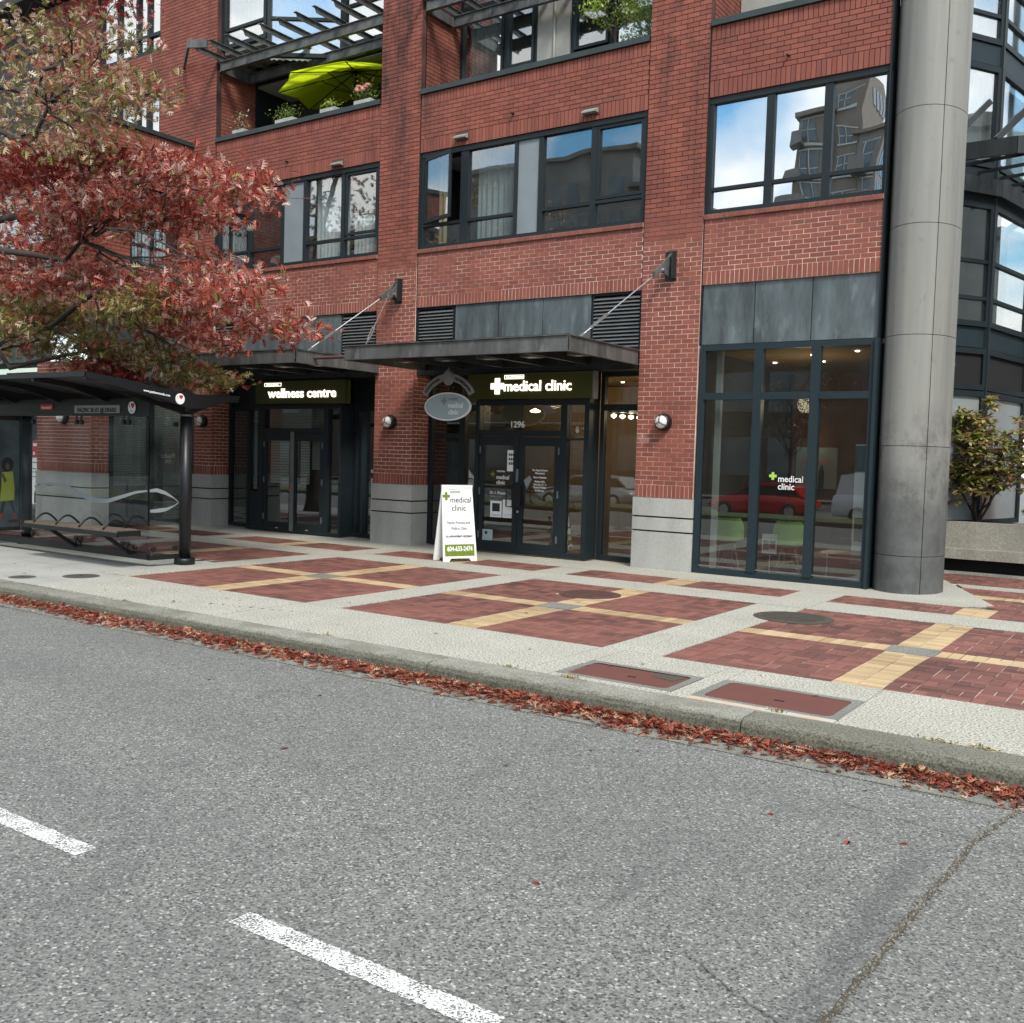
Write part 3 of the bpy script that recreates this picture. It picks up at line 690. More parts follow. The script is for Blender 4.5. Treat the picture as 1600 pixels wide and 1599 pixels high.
# returns
def ret(x, y0, y1, bands, sgn=1): wall((x, y0), (0, 1), (sgn, 0), y1-y0, bands, .1)
low = [('sol', 1.105, 1.30), ('run', 1.30, 3.40)]
ret(-11.785, YF-.003, 14.40, low); ret(-17.345, YF-.003, 14.40, low)
ret(-17.345, YF+.14, 15.0, [('run', 8.15, 9.95)]); ret(-11.785, YF+.14, 15.05, [('run', 8.15, 12.2)]); ret(-6.265, YF+.14, 15.05, [('run', 8.15, 12.2)])
BAYS = [(-6.255, -3.68), (-11.775, -7.262), (-17.34, -12.742)]
for (a, b) in BAYS:
    wall((a, SP), U, N_, b-a, [('sol', 4.30, 4.495), ('run', 4.495, 5.25)])
    wall((a, SP), U, N_, b-a, [('sol', 7.03, 7.27), ('run', 7.27, 7.85), ('sol', 7.85, 8.05)])
    m = round((b-a)/CH); w = (b-a)/m
    for r in range(m): bk((a, SP-.035), U, N_, r*w, (r+1)*w, 5.255, 5.325)
    BACK.box(a, b, SP-.027, SP+.1, 5.256, 5.324)
    BACK.box(a+.01, b-.01, SP+.12, SP+.30, 4.31, 5.24); BACK.box(a+.01, b-.01, SP+.12, SP+.30, 7.05, 8.04)
for xg in (-6.262, -7.256, -11.782, -12.736, -17.345): MB().box(xg-.006, xg+.006, YF+.012, YF+.10, 3.42 if xg > -16 else 4.3, 8.05).build('sealant_joint', 'void', B)
# wall left of the wide pier (level 3 and up)
wall((-24.2, YF+.02), U, N_, 4.94, [('run', 9.50, 9.70), ('sol', 9.70, 9.70+.001), ('run', 9.72, 10.34)])
wall((-24.2, YF+.02), U, N_, 2.6, [('run', 7.9, 9.50)]); wall((-24.2, YF+.02), U, N_, 2.6, [('run', 10.34, 12.2)])
# projecting wing
WX, WY = -18.08, 11.62
wall((-29.9, WY), U, N_, 29.9+WX, [('sol', 7.86, 8.05), ('run', 7.27, 7.86), ('sol', 7.03, 7.27)])
wall((-29.9, WY), U, N_, 29.9+WX, [('run', 4.495, 5.25), ('sol', 4.30, 4.495)])
wall((WX-1.35, WY), U, N_, 1.35, [('run', 5.25, 7.03)]); wall((-24.6, WY), U, N_, 1.0, [('run', 5.25, 7.03)]); wall((-29.9, WY), U, N_, 1.5, [('run', 5.25, 7.03)])
wall((WX-1.95, WY), U, N_, 1.95, [('sol', 1.105, 1.30), ('run', 1.30, 3.35)]); wall((-24.8, WY), U, N_, 1.3, [('sol', 1.105, 1.30), ('run', 1.30, 4.30)])
ret(WX, WY, 13.94, [('sol', 7.86, 8.05), ('run', 6.95, 7.86)]); ret(WX, WY, 13.94, [('run', 4.495, 5.35), ('sol', 4.30, 4.495)])
ret(WX, WY-.003, 12.0, [('sol', 1.105, 1.30), ('run', 1.30, 3.05)]); ret(WX, WY, 12.45, [('run', 5.35, 6.95)]); ret(WX, 13.6, 13.94, [('run', 5.35, 6.95)])
# east side of the building behind the planter
wall((-2.20, 20.3), (.95, .31), (.31, -.95), 3.2, [('run', .3, 3.6)]); 
# mortar backing as one wall part
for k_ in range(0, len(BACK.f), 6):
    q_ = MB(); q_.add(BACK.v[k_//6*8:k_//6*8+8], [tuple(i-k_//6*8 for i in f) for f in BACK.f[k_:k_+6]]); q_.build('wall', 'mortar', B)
# solid cores
core = MB()
for x0, x1 in ((-7.24,-6.28),(-12.72,-11.80)): core.box(x0, x1, YF+.06, YF+.43, 1.12, 12.19)
core.box(-17.94, -17.36, YF+.06, YF+.43, 1.12, 3.4); core.box(-19.23, -17.36, YF+.06, 15.0, 3.5, 12.19)
core.box(-11.9, -11.80, YF+.1, 15.1, 8.1, 12.1); core.box(-6.4, -6.28, YF+.1, 15.1, 8.1, 12.1)
core.box(-29.8, WX-.05, WY+.1, 13.9, 4.31, 5.24); core.box(-29.8, WX-.05, WY+.1, 13.9, 7.1, 7.95)
core.box(-24.2, -19.3, YF+.2, 15.0, 9.4, 10.33); core.box(-29.8, -24.2, YF+.1, 15.0, 7.9, 12.2)
core.box(-29.8, -3.7, 19.5, 19.7, -.1, 12.5)
core.box(-19.2, -3.7, 14.3, 19.5, 7.0, 7.12); core.box(-17.34, -3.7, 14.4, 19.5, 4.32, 4.45)
core.box(-29.8, -3.5, 13.5, 19.7, 12.3, 12.5)
core.build('inner_wall', 'interior', B)
# brick split: nearest 300 as objects
BR.sort(key=lambda b: b[0].x**2+b[0].y**2+(b[0].z-H)**2)
mbu = MB().box(-.5, .5, 0, .03, -.5, .5); mbu.f = [f for f in mbu.f if f != (2,3,7,6)]
ume, _ = mbu.mesh('brick', False); ume.materials.append(M['brick'])
rest_v = []; rest_f = []
for k, (c, u, n, hu, hz) in enumerate(BR):
    j = random.uniform(-.0016, .0016)
    if k < 300 and u == U:
        o = bpy.data.objects.new('brick', ume); COL.objects.link(o); o.parent = B
        o.location = Vector((c.x, c.y+j, c.z))-WLOC[B]; o.scale = (2*hu, 1, 2*hz)
    else:
        U3, N3 = Vector((u[0], u[1], 0)), Vector((n[0], n[1], 0)); cc_ = c+N3*j; b0 = len(rest_v)
        for d in (0, .03):
            for (a, q) in ((-1,-1),(1,-1),(1,1),(-1,1)): rest_v.append(tuple(cc_+U3*hu*a+Vector((0,0,1))*hz*q-N3*d))
        rest_f += [(b0,b0+1,b0+2,b0+3),(b0,b0+4,b0+5,b0+1),(b0+1,b0+5,b0+6,b0+2),(b0+2,b0+6,b0+7,b0+3),(b0+3,b0+7,b0+4,b0)]
mb = MB(); mb.v = rest_v; mb.f = rest_f; tag(mb.build('brickwork', 'brick', B), kind='stuff')
print('bricks', len(BR), 'pavers', len(PV))

# concrete pier bases with two recessed joints
def base(x0, x1, y0, y1, name='pier_base'):
    for (z0, z1) in ((-.03,.575),(.60,.795),(.82,1.10)): MB().box(x0, x1, y0, y1, z0, z1).build('base_block', 'base_conc', B)
    MB().box(x0+.02, x1-.02, y0+.02, y1-.02, .0, 1.09).build('base_joint', 'void', B)
base(-7.27, -6.26, YF-.012, 14.42); base(-12.76, -11.775, YF-.012, 14.42); base(-17.97, -17.335, YF-.012, 14.42)
base(WX-1.97, WX+.012, WY-.012, 12.0); base(-24.8, -23.5, WY-.012, 12.0)
# parapet caps
def cap(*b): MB().box(*b).build('parapet_cap', 'cap', B)
for (a, b) in BAYS: cap(a-.0, b, SP-.045, SP+.28, 8.053, 8.14)
cap(-29.9, WX+.05, WY-.05, WY+.25, 8.053, 8.14); cap(WX-.22, WX+.05, WY+.252, 13.94, 8.053, 8.14)
# brick vent hoods and drain spouts on the spandrels
for x, z in ((-10.84, 7.17), (-8.26, 7.17), (-13.8, 7.12)):
    m = thing('vent_hood', {-10.84: 'small rusty vent hood above the open casement window', -8.26: 'small vent hood in the soldier course left of the reflective window bay', -13.8: 'small vent hood above the window beside the oak tree'}[x], 'vent', (x, SP, z), 'vent hoods over the second floor windows')
    MB().prism([(x-.13, SP-.004, z+.05), (x-.13, SP-.11, z-.01), (x-.13, SP-.11, z-.035), (x-.13, SP-.004, z-.035)], (.26, 0, 0)).build('hood', 'planter', m)
    MB().box(x-.145, x+.145, SP-.012, SP-.002, z-.06, z+.09).build('backplate', 'iron_r', m)
for x, z in ((-9.77, 7.39), (-5.08, 7.41), (-15.18, 7.36)):
    o = MB().tube([(x, SP+.02, z), (x, SP-.07, z-.01)], .017, 10).build('drain_spout', 'black'); tag(o, {-9.77: 'short black drain spout above the grey middle window panel', -5.08: 'short black drain spout above the sky reflecting windows', -15.18: 'short black drain spout below the flower boxes'}[x], 'drain spout', 'drain spouts in the brick spandrels')

# ---- windows
def rooms(x0, x1, z0, z1, y0=14.35, dep=3.0, m='interior'):
    MB().quad((x0,y0+dep,z0),(x1,y0+dep,z0),(x1,y0+dep,z1),(x0,y0+dep,z1)).quad((x0,y0,z0),(x0,y0+dep,z0),(x0,y0+dep,z1),(x0,y0,z1)).quad((x1,y0,z0),(x1,y0+dep,z0),(x1,y0+dep,z1),(x1,y0,z1)).build('room_wall', m, B)
    MB().quad((x0,y0,z0),(x1,y0,z0),(x1,y0+dep,z0),(x0,y0+dep,z0)).build('room_floor', m, B)
def curtain(par, x0, x1, z0, z1, y, mat='curtain', amp=.035, per=.11):
    n = int((x1-x0)/per*6)+2; vs = []
    for k in range(n+1):
        x = x0+(x1-x0)*k/n; yy = y+amp*math.sin(2*math.pi*x/per+1.3*math.sin(x*7))
        vs += [(x, yy, z0), (x, yy, z1)]
    MB().add(vs, [(2*i, 2*i+2, 2*i+3, 2*i+1) for i in range(n)]).build('curtain', mat, par, True)
def blinds(par, x0, x1, z0, z1, y, mat='blind', pitch=.05, name='blind_slat_set'):
    mb = MB(); z = z0
    while z < z1:
        mb.add([(x0, y-.010, z), (x1, y-.010, z), (x1, y-.004, z+pitch*.8), (x0, y-.004, z+pitch*.8), (x1, y+.014, z+pitch*.86), (x0, y+.014, z+pitch*.86)], [(0, 1, 2, 3), (3, 2, 4, 5)]); z += pitch
    tag(mb.build('blind', mat, par), kind='stuff')
def fr(par, x0, x1, z0, z1, y0=YF+.07, y1=YF+.17, w=.06, mat='frame', name='frame'):
    mb = MB().box(x0, x0+w, y0, y1, z0, z1).box(x1-w, x1, y0, y1, z0, z1).box(x0+w, x1-w, y0, y1, z0, z0+w).box(x0+w, x1-w, y0, y1, z1-w, z1)
    return mb.build(name, mat, par)
def pane(par, x0, x1, z0, z1, y, mat): return MB().box(x0, x1, y, y+.008, z0, z1).build('pane', mat, par)
def window(x0, x1, z0, z1, mull, tz, mat, cells=None, y=YF+.10, label=None):
    """mull: list of (x, w); tz transom height; cells: dict i -> (mat or 'panel')"""
    w = fr(B, x0, x1, z0, z1, y-.05, y+.07, .07, 'frame', 'window')
    if label: w['label'] = label
    MB().box(x0, x1, y-.06, y+.0, z1-.085, z1-.002).build('head', 'frame', w)
    xs = [(x0+.07, None)]; edges = [x0+.07]
    for (mx, mw) in mull:
        MB().box(mx-mw/2, mx+mw/2, y-.045, y+.06, z0+.07, z1-.07).build('mullion', 'frame', w); edges += [mx-mw/2, mx+mw/2]
    edges.append(x1-.07)
    for i in range(0, len(edges), 2):
        a, b = edges[i], edges[i+1]; c = (cells or {}).get(i//2, mat)
        if c == 'panel': MB().box(a, b, y-.02, y+.03, z0+.07, z1-.07).build('spandrel_panel', 'spandrel', w); continue
        if c == 'open':
            pane(w, a, b, z0+.07, tz-.025, y, mat)
            MB().box(a, b, y-.045, y+.05, tz-.025, tz+.025).build('transom', 'frame', w)
            # casement swung out, hinged on its left jamb
            an = math.radians(17); sxx = b-a-.01; s1 = MB(); ca, sa = math.cos(an), -math.sin(an)
            def P(u, v, zz): return (a+.005+u*ca-v*sa*-1*0+v*0, y-.05+u*sa+v, zz)
            fz0, fz1 = tz+.035, z1-.09
            def bx(u0, u1, q0, q1, mt, nm, v0=0, v1=.045):
                pts = [P(u0, v0, q0), P(u1, v0, q0), P(u1, v1, q0), P(u0, v1, q0)]
                return MB().prism(pts, (0, 0, q1-q0)).build(nm, mt, w)
            bx(0, .06, fz0, fz1, 'frame', 'sash_stile'); bx(sxx-.06, sxx, fz0, fz1, 'frame', 'sash_stile')
            bx(.06, sxx-.06, fz0, fz0+.06, 'frame', 'sash_rail'); bx(.06, sxx-.06, fz1-.06, fz1, 'frame', 'sash_rail')
            bx(.06, sxx-.06, fz0+.06, fz1-.06, mat, 'pane', .018, .026)
            continue
        pane(w, a, b, z0+.07, tz-.025, y, c)
        MB().box(a, b, y-.045, y+.05, tz-.025, tz+.025).build('transom', 'frame', w)
        if isinstance(c, str) and c.startswith('*'): pass
        pane(w, a, b, tz+.025, z1-.085, y, c)
    return w
w3 = window(-6.255, -3.66, 5.33, 7.03, [(-5.325, .12), (-4.495, .12)], 5.70, 'g_mir', label='second floor window of three panes reflecting blue sky and a tower')
w2 = window(-11.775, -7.262, 5.33, 7.03, [(-10.80, .17), (-9.72, .07), (-9.22, .09), (-8.22, .10)], 5.75, 'g_mid', {0: 'open', 2: 'panel'}, label='wide window with one casement swung open and grey panel')
w1 = window(-17.34, -12.742, 5.33, 7.03, [(-16.33, .08), (-15.36, .08), (-14.72, .09), (-13.70, .09)], 5.72, 'g_mid', {2: 'panel'}, label='second floor window beside the oak with white curtain behind')
for q in ((-8.15, -7.34), ): fr(w2, q[0]-.02, q[1]+.005, 5.79, 6.94, YF+.06, YF+.10, .05, 'frame', 'sash')
fr(w1, -13.64, -12.82, 5.77, 6.94, YF+.06, YF+.10, .05, 'frame', 'sash')
curtain(w2, -10.7, -9.78, 5.4, 7.0, 14.32, 'curtain_g'); curtain(w2, -11.62, -11.45, 5.4, 7.0, 14.34, 'gold'); curtain(w1, -14.68, -13.75, 5.4, 7.0, 14.3, 'curtain'); curtain(w1, -13.66, -12.8, 5.4, 6.2, 14.32, 'curtain')
curtain(w3, -5.3, -4.5, 5.36, 5.72, 14.3, 'curtain_g'); curtain(w3, -4.45, -3.8, 5.36, 6.3, 14.35, 'curtain_g')
for (a, b) in BAYS: rooms(a+.01, b-.01, 4.46, 6.98, 14.36, 4.5)
MB().box(-17.3, -3.7, 14.4, 18.8, 6.985, 6.998).build('ceiling', 'curtain_g', B)
MB().box(-16.30, -15.45, 15.2, 15.25, 5.35, 6.6).build('room_partition', 'wood', B)
o = MB().lathe((-15.75, 14.25, 5.42), [(.10, 0), (.14, .06), (.12, .16), (.05, .20)], 14).build('vase', 'curtain_g'); tag(o, 'round pale pot on the window sill behind the glass beside the oak', 'pot')
# third and fourth floor, middle bay
yb = 15.05
w = fr(B, -11.78, -10.80, 8.14, 12.2, yb, yb+.1, .06, 'frame', 'window'); w['label'] = 'tall recessed window with pale blind left of the concrete wall'
for z0, z1 in ((8.2, 8.47), (8.53, 9.86), (9.95, 12.1)): pane(w, -11.72, -10.86, z0, z1, yb+.05, 'g_top')
MB().box(-11.72, -10.86, yb, yb+.1, 8.47, 8.53).build('transom', 'frame', w); MB().box(-11.72, -10.86, yb, yb+.1, 9.86, 9.95).build('transom', 'frame', w)
curtain(w, -11.75, -10.84, 8.15, 12.1, yb+.25)
w = fr(B, -10.78, -10.06, 8.14, 12.2, yb+.01, yb+.1, .07, 'frame', 'window'); w['label'] = 'narrow dark window beside the concrete strip'
fr(w, -10.71, -10.13, 8.66, 9.8, yb-.02, yb+.05, .05, 'frame_lt', 'sash')
for z0, z1 in ((8.21, 8.6), (8.72, 9.75), (9.85, 12.1)): pane(w, -10.66, -10.18, z0, z1, yb+.03, 'g_mid')
MB().box(-10.05, -9.38, yb-.02, yb+.2, 8.14, 12.2).build('concrete_strip', 'pad', B); MB().tube([(-9.68, yb-.045, 8.14), (-9.68, yb-.045, 12)], .022, 8).build('downpipe', 'base_conc', B)
w = fr(B, -9.37, -8.55, 8.14, 12.2, yb+.01, yb+.1, .07, 'frame', 'window'); w['label'] = 'dark narrow window behind the lime green shrub'
fr(w, -9.30, -8.62, 8.70, 9.8, yb-.02, yb+.05, .05, 'frame_lt', 'sash')
for z0, z1 in ((8.21, 8.6), (8.75, 9.75), (9.85, 12.1)): pane(w, -9.25, -8.67, z0, z1, yb+.03, 'g_mid')
w = fr(B, -8.54, -7.24, 8.14, 12.2, yb, yb+.1, .06, 'frame', 'window'); w['label'] = 'bright recessed window right of the lime green shrub'
for z0, z1 in ((8.2, 9.86), (9.95, 12.1)): pane(w, -8.48, -7.3, z0, z1, yb+.05, 'g_top')
curtain(w, -8.5, -7.28, 8.15, 12.1, yb+.25)
# third floor above the sky windows
MB().box(-6.25, -5.35, 15.0, 15.2, 8.14, 12.2).build('concrete_strip', 'pad', B)
w = fr(B, -5.34, -3.72, 8.14, 12.2, 15.0, 15.1, .07, 'frame', 'window'); pane(w, -5.27, -3.79, 8.2, 12.1, 15.05, 'g_top')
# bay 1: level 3 recessed glazing and angled level 4 glazing
def facet(p, q, z0, z1, mat, tz=None, par=B, w=.08, curt=None, mname='frame', name='window', label=None):
    p, q = Vector((*p, 0)), Vector((*q, 0)); d = (q-p).normalized(); n = Vector((d.y, -d.x, 0)); L = (q-p).length
    def bx(u0, u1, za, zb, v0, v1): 
        P = [p+d*u+n*v+Vector((0, 0, za)) for u, v in ((u0, v0), (u1, v0), (u1, v1), (u0, v1))]; return P, (0, 0, zb-za)
    mb = MB()
    for a in ((0, w, z0, z1), (L-w, L, z0, z1), (w, L-w, z0, z0+w), (w, L-w, z1-w, z1)):
        P, off = bx(*a, -.05, .05); mb.prism(P, off)
    o = mb.build(name, mname, par)
    if label: o['label'] = label
    zs = [z0+w]+sum([[t_-.03, t_+.03] for t_ in (tz or [])], [])+[z1-w]
    for i in range(0, len(zs), 2):
        P, off = bx(w, L-w, zs[i], zs[i+1], -.006, .006); MB().prism(P, off).build('pane', mat if isinstance(mat, str) else mat[i//2], o)
    for t_ in (tz or []): P, off = bx(w, L-w, t_-.03, t_+.03, -.04, .045); MB().prism(P, off).build('transom', mname, o)
    if curt:
        m = int(L/.02); vs = []
        for k in range(m+1):
            u = L*k/m; P = p+d*u-n*(.22+.03*math.sin(u*50+math.sin(u*9))); vs += [(P.x, P.y, z0+.03), (P.x, P.y, z1-.03)]
        MB().add(vs, [(2*i, 2*i+2, 2*i+3, 2*i+1) for i in range(m)]).build('curtain', curt, o, True)
    return o
facet((-17.34, 14.12), (-16.0, 14.12), 9.98, 12.2, 'g_top', [10.36], curt='gold', label='top left window with ochre curtain above the pergola')
facet((-16.0, 14.12), (-14.72, 15.0), 9.6, 12.2, 'g_top', [10.36], curt='curtain', label='angled window with pleated white curtain above the pergola')
facet((-14.72, 15.0), (-12.75, 15.0), 9.56, 12.2, 'g_top', [9.85, 10.6], curt='curtain', label='bright window with white curtain above the lime umbrella')
facet((-17.6, 17.0), (-16.2, 17.0), 7.2, 9.55, 'g_shop', [8.5]); facet((-16.2, 17.0), (-14.4, 17.0), 7.2, 9.55, 'g_shop'); facet((-14.4, 17.0), (-11.9, 17.0), 7.2, 9.55, 'g_shop', [8.4])
MB().box(-17.36, -17.33, 15.0, 17.0, 7.2, 9.6).build('balcony_side', 'frame', B); MB().box(-12.74, -12.70, 14.4, 17.0, 7.2, 9.6).build('balcony_side', 'frame', B)
MB().box(-17.3, -12.75, 14.3, 17.0, 7.12, 7.2).build('balcony_floor', 'pad', B); MB().box(-17.33, -12.75, 15.06, 17.0, 9.50, 9.55).build('soffit', 'base_conc', B); MB().box(-17.6, -12.4, 18.0, 18.1, 7.2, 9.6).build('room_wall', 'interior', B)
MB().box(-17.33, -14.73, 15.01, 15.2, 9.56, 9.97).build('soffit_edge', 'frame', B); MB().box(-17.33, -16.0, 14.15, 14.95, 9.90, 9.97).build('soffit', 'base_conc', B)
MB().box(-17.33, -12.75, 16.0, 16.1, 7.2, 12.2).build('room_wall', 'interior', B); MB().box(-11.78, -3.7, 16.3, 16.4, 7.2, 12.2).build('room_wall', 'interior', B)
# left part, level 3 and level 4 over the wing terrace
for (z0, z1, nm) in ((7.9, 9.49, 'terrace window with pale curtains above the wing parapet'), (10.36, 12.3, 'upper left white curtained window partly behind oak leaves')):
    w = fr(B, -21.55, -19.26, z0, z1, YF+.06, YF+.16, .08, 'frame', 'window'); w['label'] = nm
    for mx in (-20.85, -20.15, -19.75): MB().box(mx-.04, mx+.04, YF+.05, YF+.16, z0+.08, z1-.08).build('mullion', 'frame', w)
    if z0 > 10: MB().box(-21.5, -19.3, YF+.055, YF+.155, 10.72, 10.79).build('transom', 'frame', w)
    pane(w, -21.5, -19.3, z0+.05, z1-.05, YF+.11, 'g_top'); curtain(w, -21.5, -19.3, z0, z1, YF+.35)
    MB().box(-21.6, -19.2, YF+.8, YF+.85, z0, z1).build('room_wall', 'interior', B)
# wing windows
w = fr(B, WX-3.55-1.95, WX-1.36, 5.26, 7.02, WY+.1, WY+.2, .07, 'frame', 'window'); pane(w, WX-5.4, WX-1.43, 5.3, 7.0, WY+.15, 'g_mid'); blinds(w, WX-5.4, WX-1.4, 5.3, 7.0, WY+.3, 'blind', .06)
MB().box(-24, WX-1.3, WY+.5, WY+.55, 5.3, 7.1).build('room_wall', 'interior', B)
mb = MB().box(WX-.16, WX-.06, 12.46, 12.53, 5.36, 6.94).box(WX-.16, WX-.06, 13.52, 13.59, 5.36, 6.94).box(WX-.16, WX-.06, 12.53, 13.52, 5.36, 5.43).box(WX-.16, WX-.06, 12.53, 13.52, 6.87, 6.94).box(WX-.15, WX-.07, 13.0, 13.06, 5.43, 6.87).box(WX-.15, WX-.07, 12.53, 13.52, 5.75, 5.80)
w = mb.build('window', 'frame', B); MB().box(WX-.115, WX-.107, 12.53, 13.52, 5.43, 6.87).build('pane', 'g_mid', w); MB().box(WX-.9, WX-.85, 12.3, 13.8, 5.3, 7).build('room_wall', 'interior', w)
mb = MB(); y = 12.5
while y < 13.5: mb.box(WX-.30, WX-.285, y, y+.055, 5.4, 6.9); y += .085
tag(mb.build('blind', 'blind', w), kind='stuff')

# ---- panel and louver band over the shopfronts
def panels(xs, z0=3.42, z1=4.295, y=YF+.05):
    MB().box(xs[0]-.02, xs[-1]+.02, y+.03, y+.10, z0, z1).build('panel_backing', 'void', B)
    for a, b in zip(xs[:-1], xs[1:]): MB().box(a+.006, b-.006, y, y+.028, z0, z1).build('metal_panel', 'zinc', B)
panels([-6.25, -5.44, -4.60, -3.685])
panels([-10.92, -9.99, -9.09, -8.17]); panels([-16.52, -15.57, -14.62, -13.67])
def louver(x0, x1, z0=3.40, z1=4.29, y=YF+.05):
    l = MB().box(x0, x0+.03, y, y+.08, z0, z1).box(x1-.03, x1, y, y+.08, z0, z1).box(x0+.03, x1-.03, y, y+.08, z1-.03, z1).box(x0+.03, x1-.03, y, y+.08, z0, z0+.03).build('louver', 'frame', B)
    MB().box(x0, x1, y+.10, y+.12, z0, z1).build('louver_void', 'void', l)
    sl, _ = MB().add([(x0+.03,y-.012,-.012),(x1-.03,y-.012,-.012),(x1-.03,y-.012,-.003),(x0+.03,y-.012,-.003),(x0+.03,y+.045,.030),(x1-.03,y+.045,.030),(x1-.03,y+.045,.038),(x0+.03,y+.045,.038)], [(0,1,2,3),(4,7,6,5),(0,4,5,1),(3,2,6,7),(0,3,7,4),(1,5,6,2)]).mesh('blade', False)
    sl.materials.append(M['slat']); n = 14
    for k in range(n):
        o = bpy.data.objects.new('blade', sl); COL.objects.link(o); o.parent = l; o.location = Vector((0, 0, z0+.05+k*(z1-z0-.08)/n))-WLOC[l]
for a, b in ((-11.77, -10.94), (-8.15, -7.265), (-17.33, -16.54), (-13.65, -12.745)): louver(a, b)
# header strip between the shopfronts and the panels
MB().box(-11.775, -7.262, YF+.06, 14.45, 3.09, 3.40).build('header', 'steel_d', B); MB().box(-17.34, -12.742, YF+.06, 14.45, 3.09, 3.40).build('header', 'steel_d', B)
MB().box(-29.8, WX-1.96, WY+.05, WY+.3, 3.36, 4.29).build('header', 'zinc', B)
ret_ = MB().box(WX-.25, WX-.03, WY+.05, 13.93, 3.05, 4.29).build('header', 'zinc', B)
MB().box(-17.94, -17.36, YF+.05, YF+.2, 3.31, 3.5).build('header', 'zinc', B)

# ---- corner shopfront (three bays, two rows)
sf = fr(B, -6.245, -3.675, 0.0, 3.41, YF+.02, YF+.13, .085, 'frame_lt', 'shopfront')
for mx in (-5.33, -4.50): MB().box(mx-.062, mx+.062, YF+.0, YF+.13, .085, 3.325).build('mullion', 'frame_lt', sf)
ed = [-6.16, -5.392, -5.268, -4.562, -4.438, -3.76]
for i in (0, 2, 4):
    MB().box(ed[i], ed[i+1], YF+.01, YF+.12, 2.60, 2.70).build('transom', 'frame_lt', sf)
    MB().box(ed[i], ed[i+1], YF+.06, YF+.068, .085, 2.60).build('pane', 'g_shop', sf); MB().box(ed[i], ed[i+1], YF+.06, YF+.068, 2.70, 3.325).build('pane', 'g_shop', sf)
    MB().box(ed[i], ed[i+1], YF+.045, YF+.058, .11, .13).build('bead', 'slat', sf)
# clinic entrance vestibule
VY = 14.05
ve = fr(B, -10.45, -8.17, 0.02, 2.63, VY, VY+.12, .085, 'frame', 'entrance_frame')
MB().box(-8.70, -8.58, VY-.005, VY+.12, .10, 2.54).build('mullion', 'frame', ve); MB().box(-10.36, -8.70, VY-.004, VY+.12, 2.02, 2.12).build('transom', 'frame', ve)
MB().box(-10.36, -8.70, VY+.06, VY+.068, 2.12, 2.54).build('pane', 'g_shop', ve); MB().box(-8.58, -8.26, VY+.06, VY+.068, .11, 2.54).build('pane', 'g_shop', ve)
MB().box(-8.58, -8.26, VY+.0, VY+.1, 1.97, 2.0).build('transom', 'frame', ve)
def door(x0, x1, z1, y, hinge, mat='g_shop', wf=.10):
    d_ = MB().box(x0, x0+wf, y, y+.05, .04, z1).box(x1-wf, x1, y, y+.05, .04, z1).box(x0+wf, x1-wf, y, y+.05, z1-.15, z1).box(x0+wf, x1-wf, y, y+.05, .04, .21).build('door', 'frame', B)
    MB().box(x0+wf, x1-wf, y+.022, y+.030, .21, z1-.15).build('pane', mat, d_)
    hx = x0+.01 if hinge == 'L' else x1-.035
    for hz in (.25, 1.0, 1.72): MB().box(hx, hx+.025, y-.014, y, hz, hz+.12).build('hinge', 'slat', d_)
    MB().box((x0+x1)/2-.04, (x0+x1)/2+.04, y-.006, y, .08, .10).build('kick_badge', 'wire', d_)
    return d_
d1 = door(-10.355, -9.535, 2.01, VY+.01, 'L'); d2 = door(-9.525, -8.705, 2.01, VY+.01, 'R')
for (dd, s, x) in ((d1, -1, -9.58), (d2, 1, -9.48)):
    MB().tube([(x, VY+.01, 1.18), (x, VY-.05, 1.18), (x+s*.14, VY-.05, 1.18), (x+s*.14, VY-.05, .82), (x, VY-.05, .82), (x, VY+.01, .82)], .013, 8).build('handle', 'black', dd)
MB().box(-9.62, -9.44, VY-.035, VY+.008, .80, 1.20).build('latch_guard', 'black', d2); MB().tube([(-9.50, VY+.005, .74), (-9.50, VY-.02, .74)], .022, 12).build('lock', 'wire', d2)
o = boxp('door_plate', 'slat', d2, -9.57, -9.52, VY-.002, VY+.008, 1.24, 1.46)
# recessed glazing left and right of the vestibule
for (x0, x1, lab) in ((-8.16, -7.27, 'recessed glazing right of the clinic door'), (-11.78, -10.46, 'recessed glazing behind the hanging oval sign')):
    g = fr(B, x0, x1, .02, 3.09, 14.40, 14.50, .07, 'frame', 'shopfront'); g['label'] = lab
    MB().box(x0+.07, x1-.07, 14.40, 14.5, 2.47, 2.57).build('transom', 'frame', g)
    if x0 < -9: MB().box(-11.06, -10.94, 14.39, 14.5, .09, 2.47).build('mullion', 'frame', g); MB().box(-11.60, -11.06, 14.40, 14.48, 1.98, 2.06).build('transom', 'frame', g)
    MB().box(x0+.07, x1-.07, 14.445, 14.453, .09, 2.47).build('pane', 'g_shop', g); MB().box(x0+.07, x1-.07, 14.445, 14.453, 2.57, 3.02).build('pane', 'g_shop', g)
MB().box(-10.44, -10.40, VY+.12, 14.40, .02, 3.09).build('entrance_side', 'frame', B); MB().box(-8.21, -8.175, VY+.12, 14.40, .02, 3.09).build('entrance_side', 'frame', B)
MB().box(-10.45, -8.17, VY+.05, 14.40, 2.635, 3.085).build('bulkhead', 'black', B)
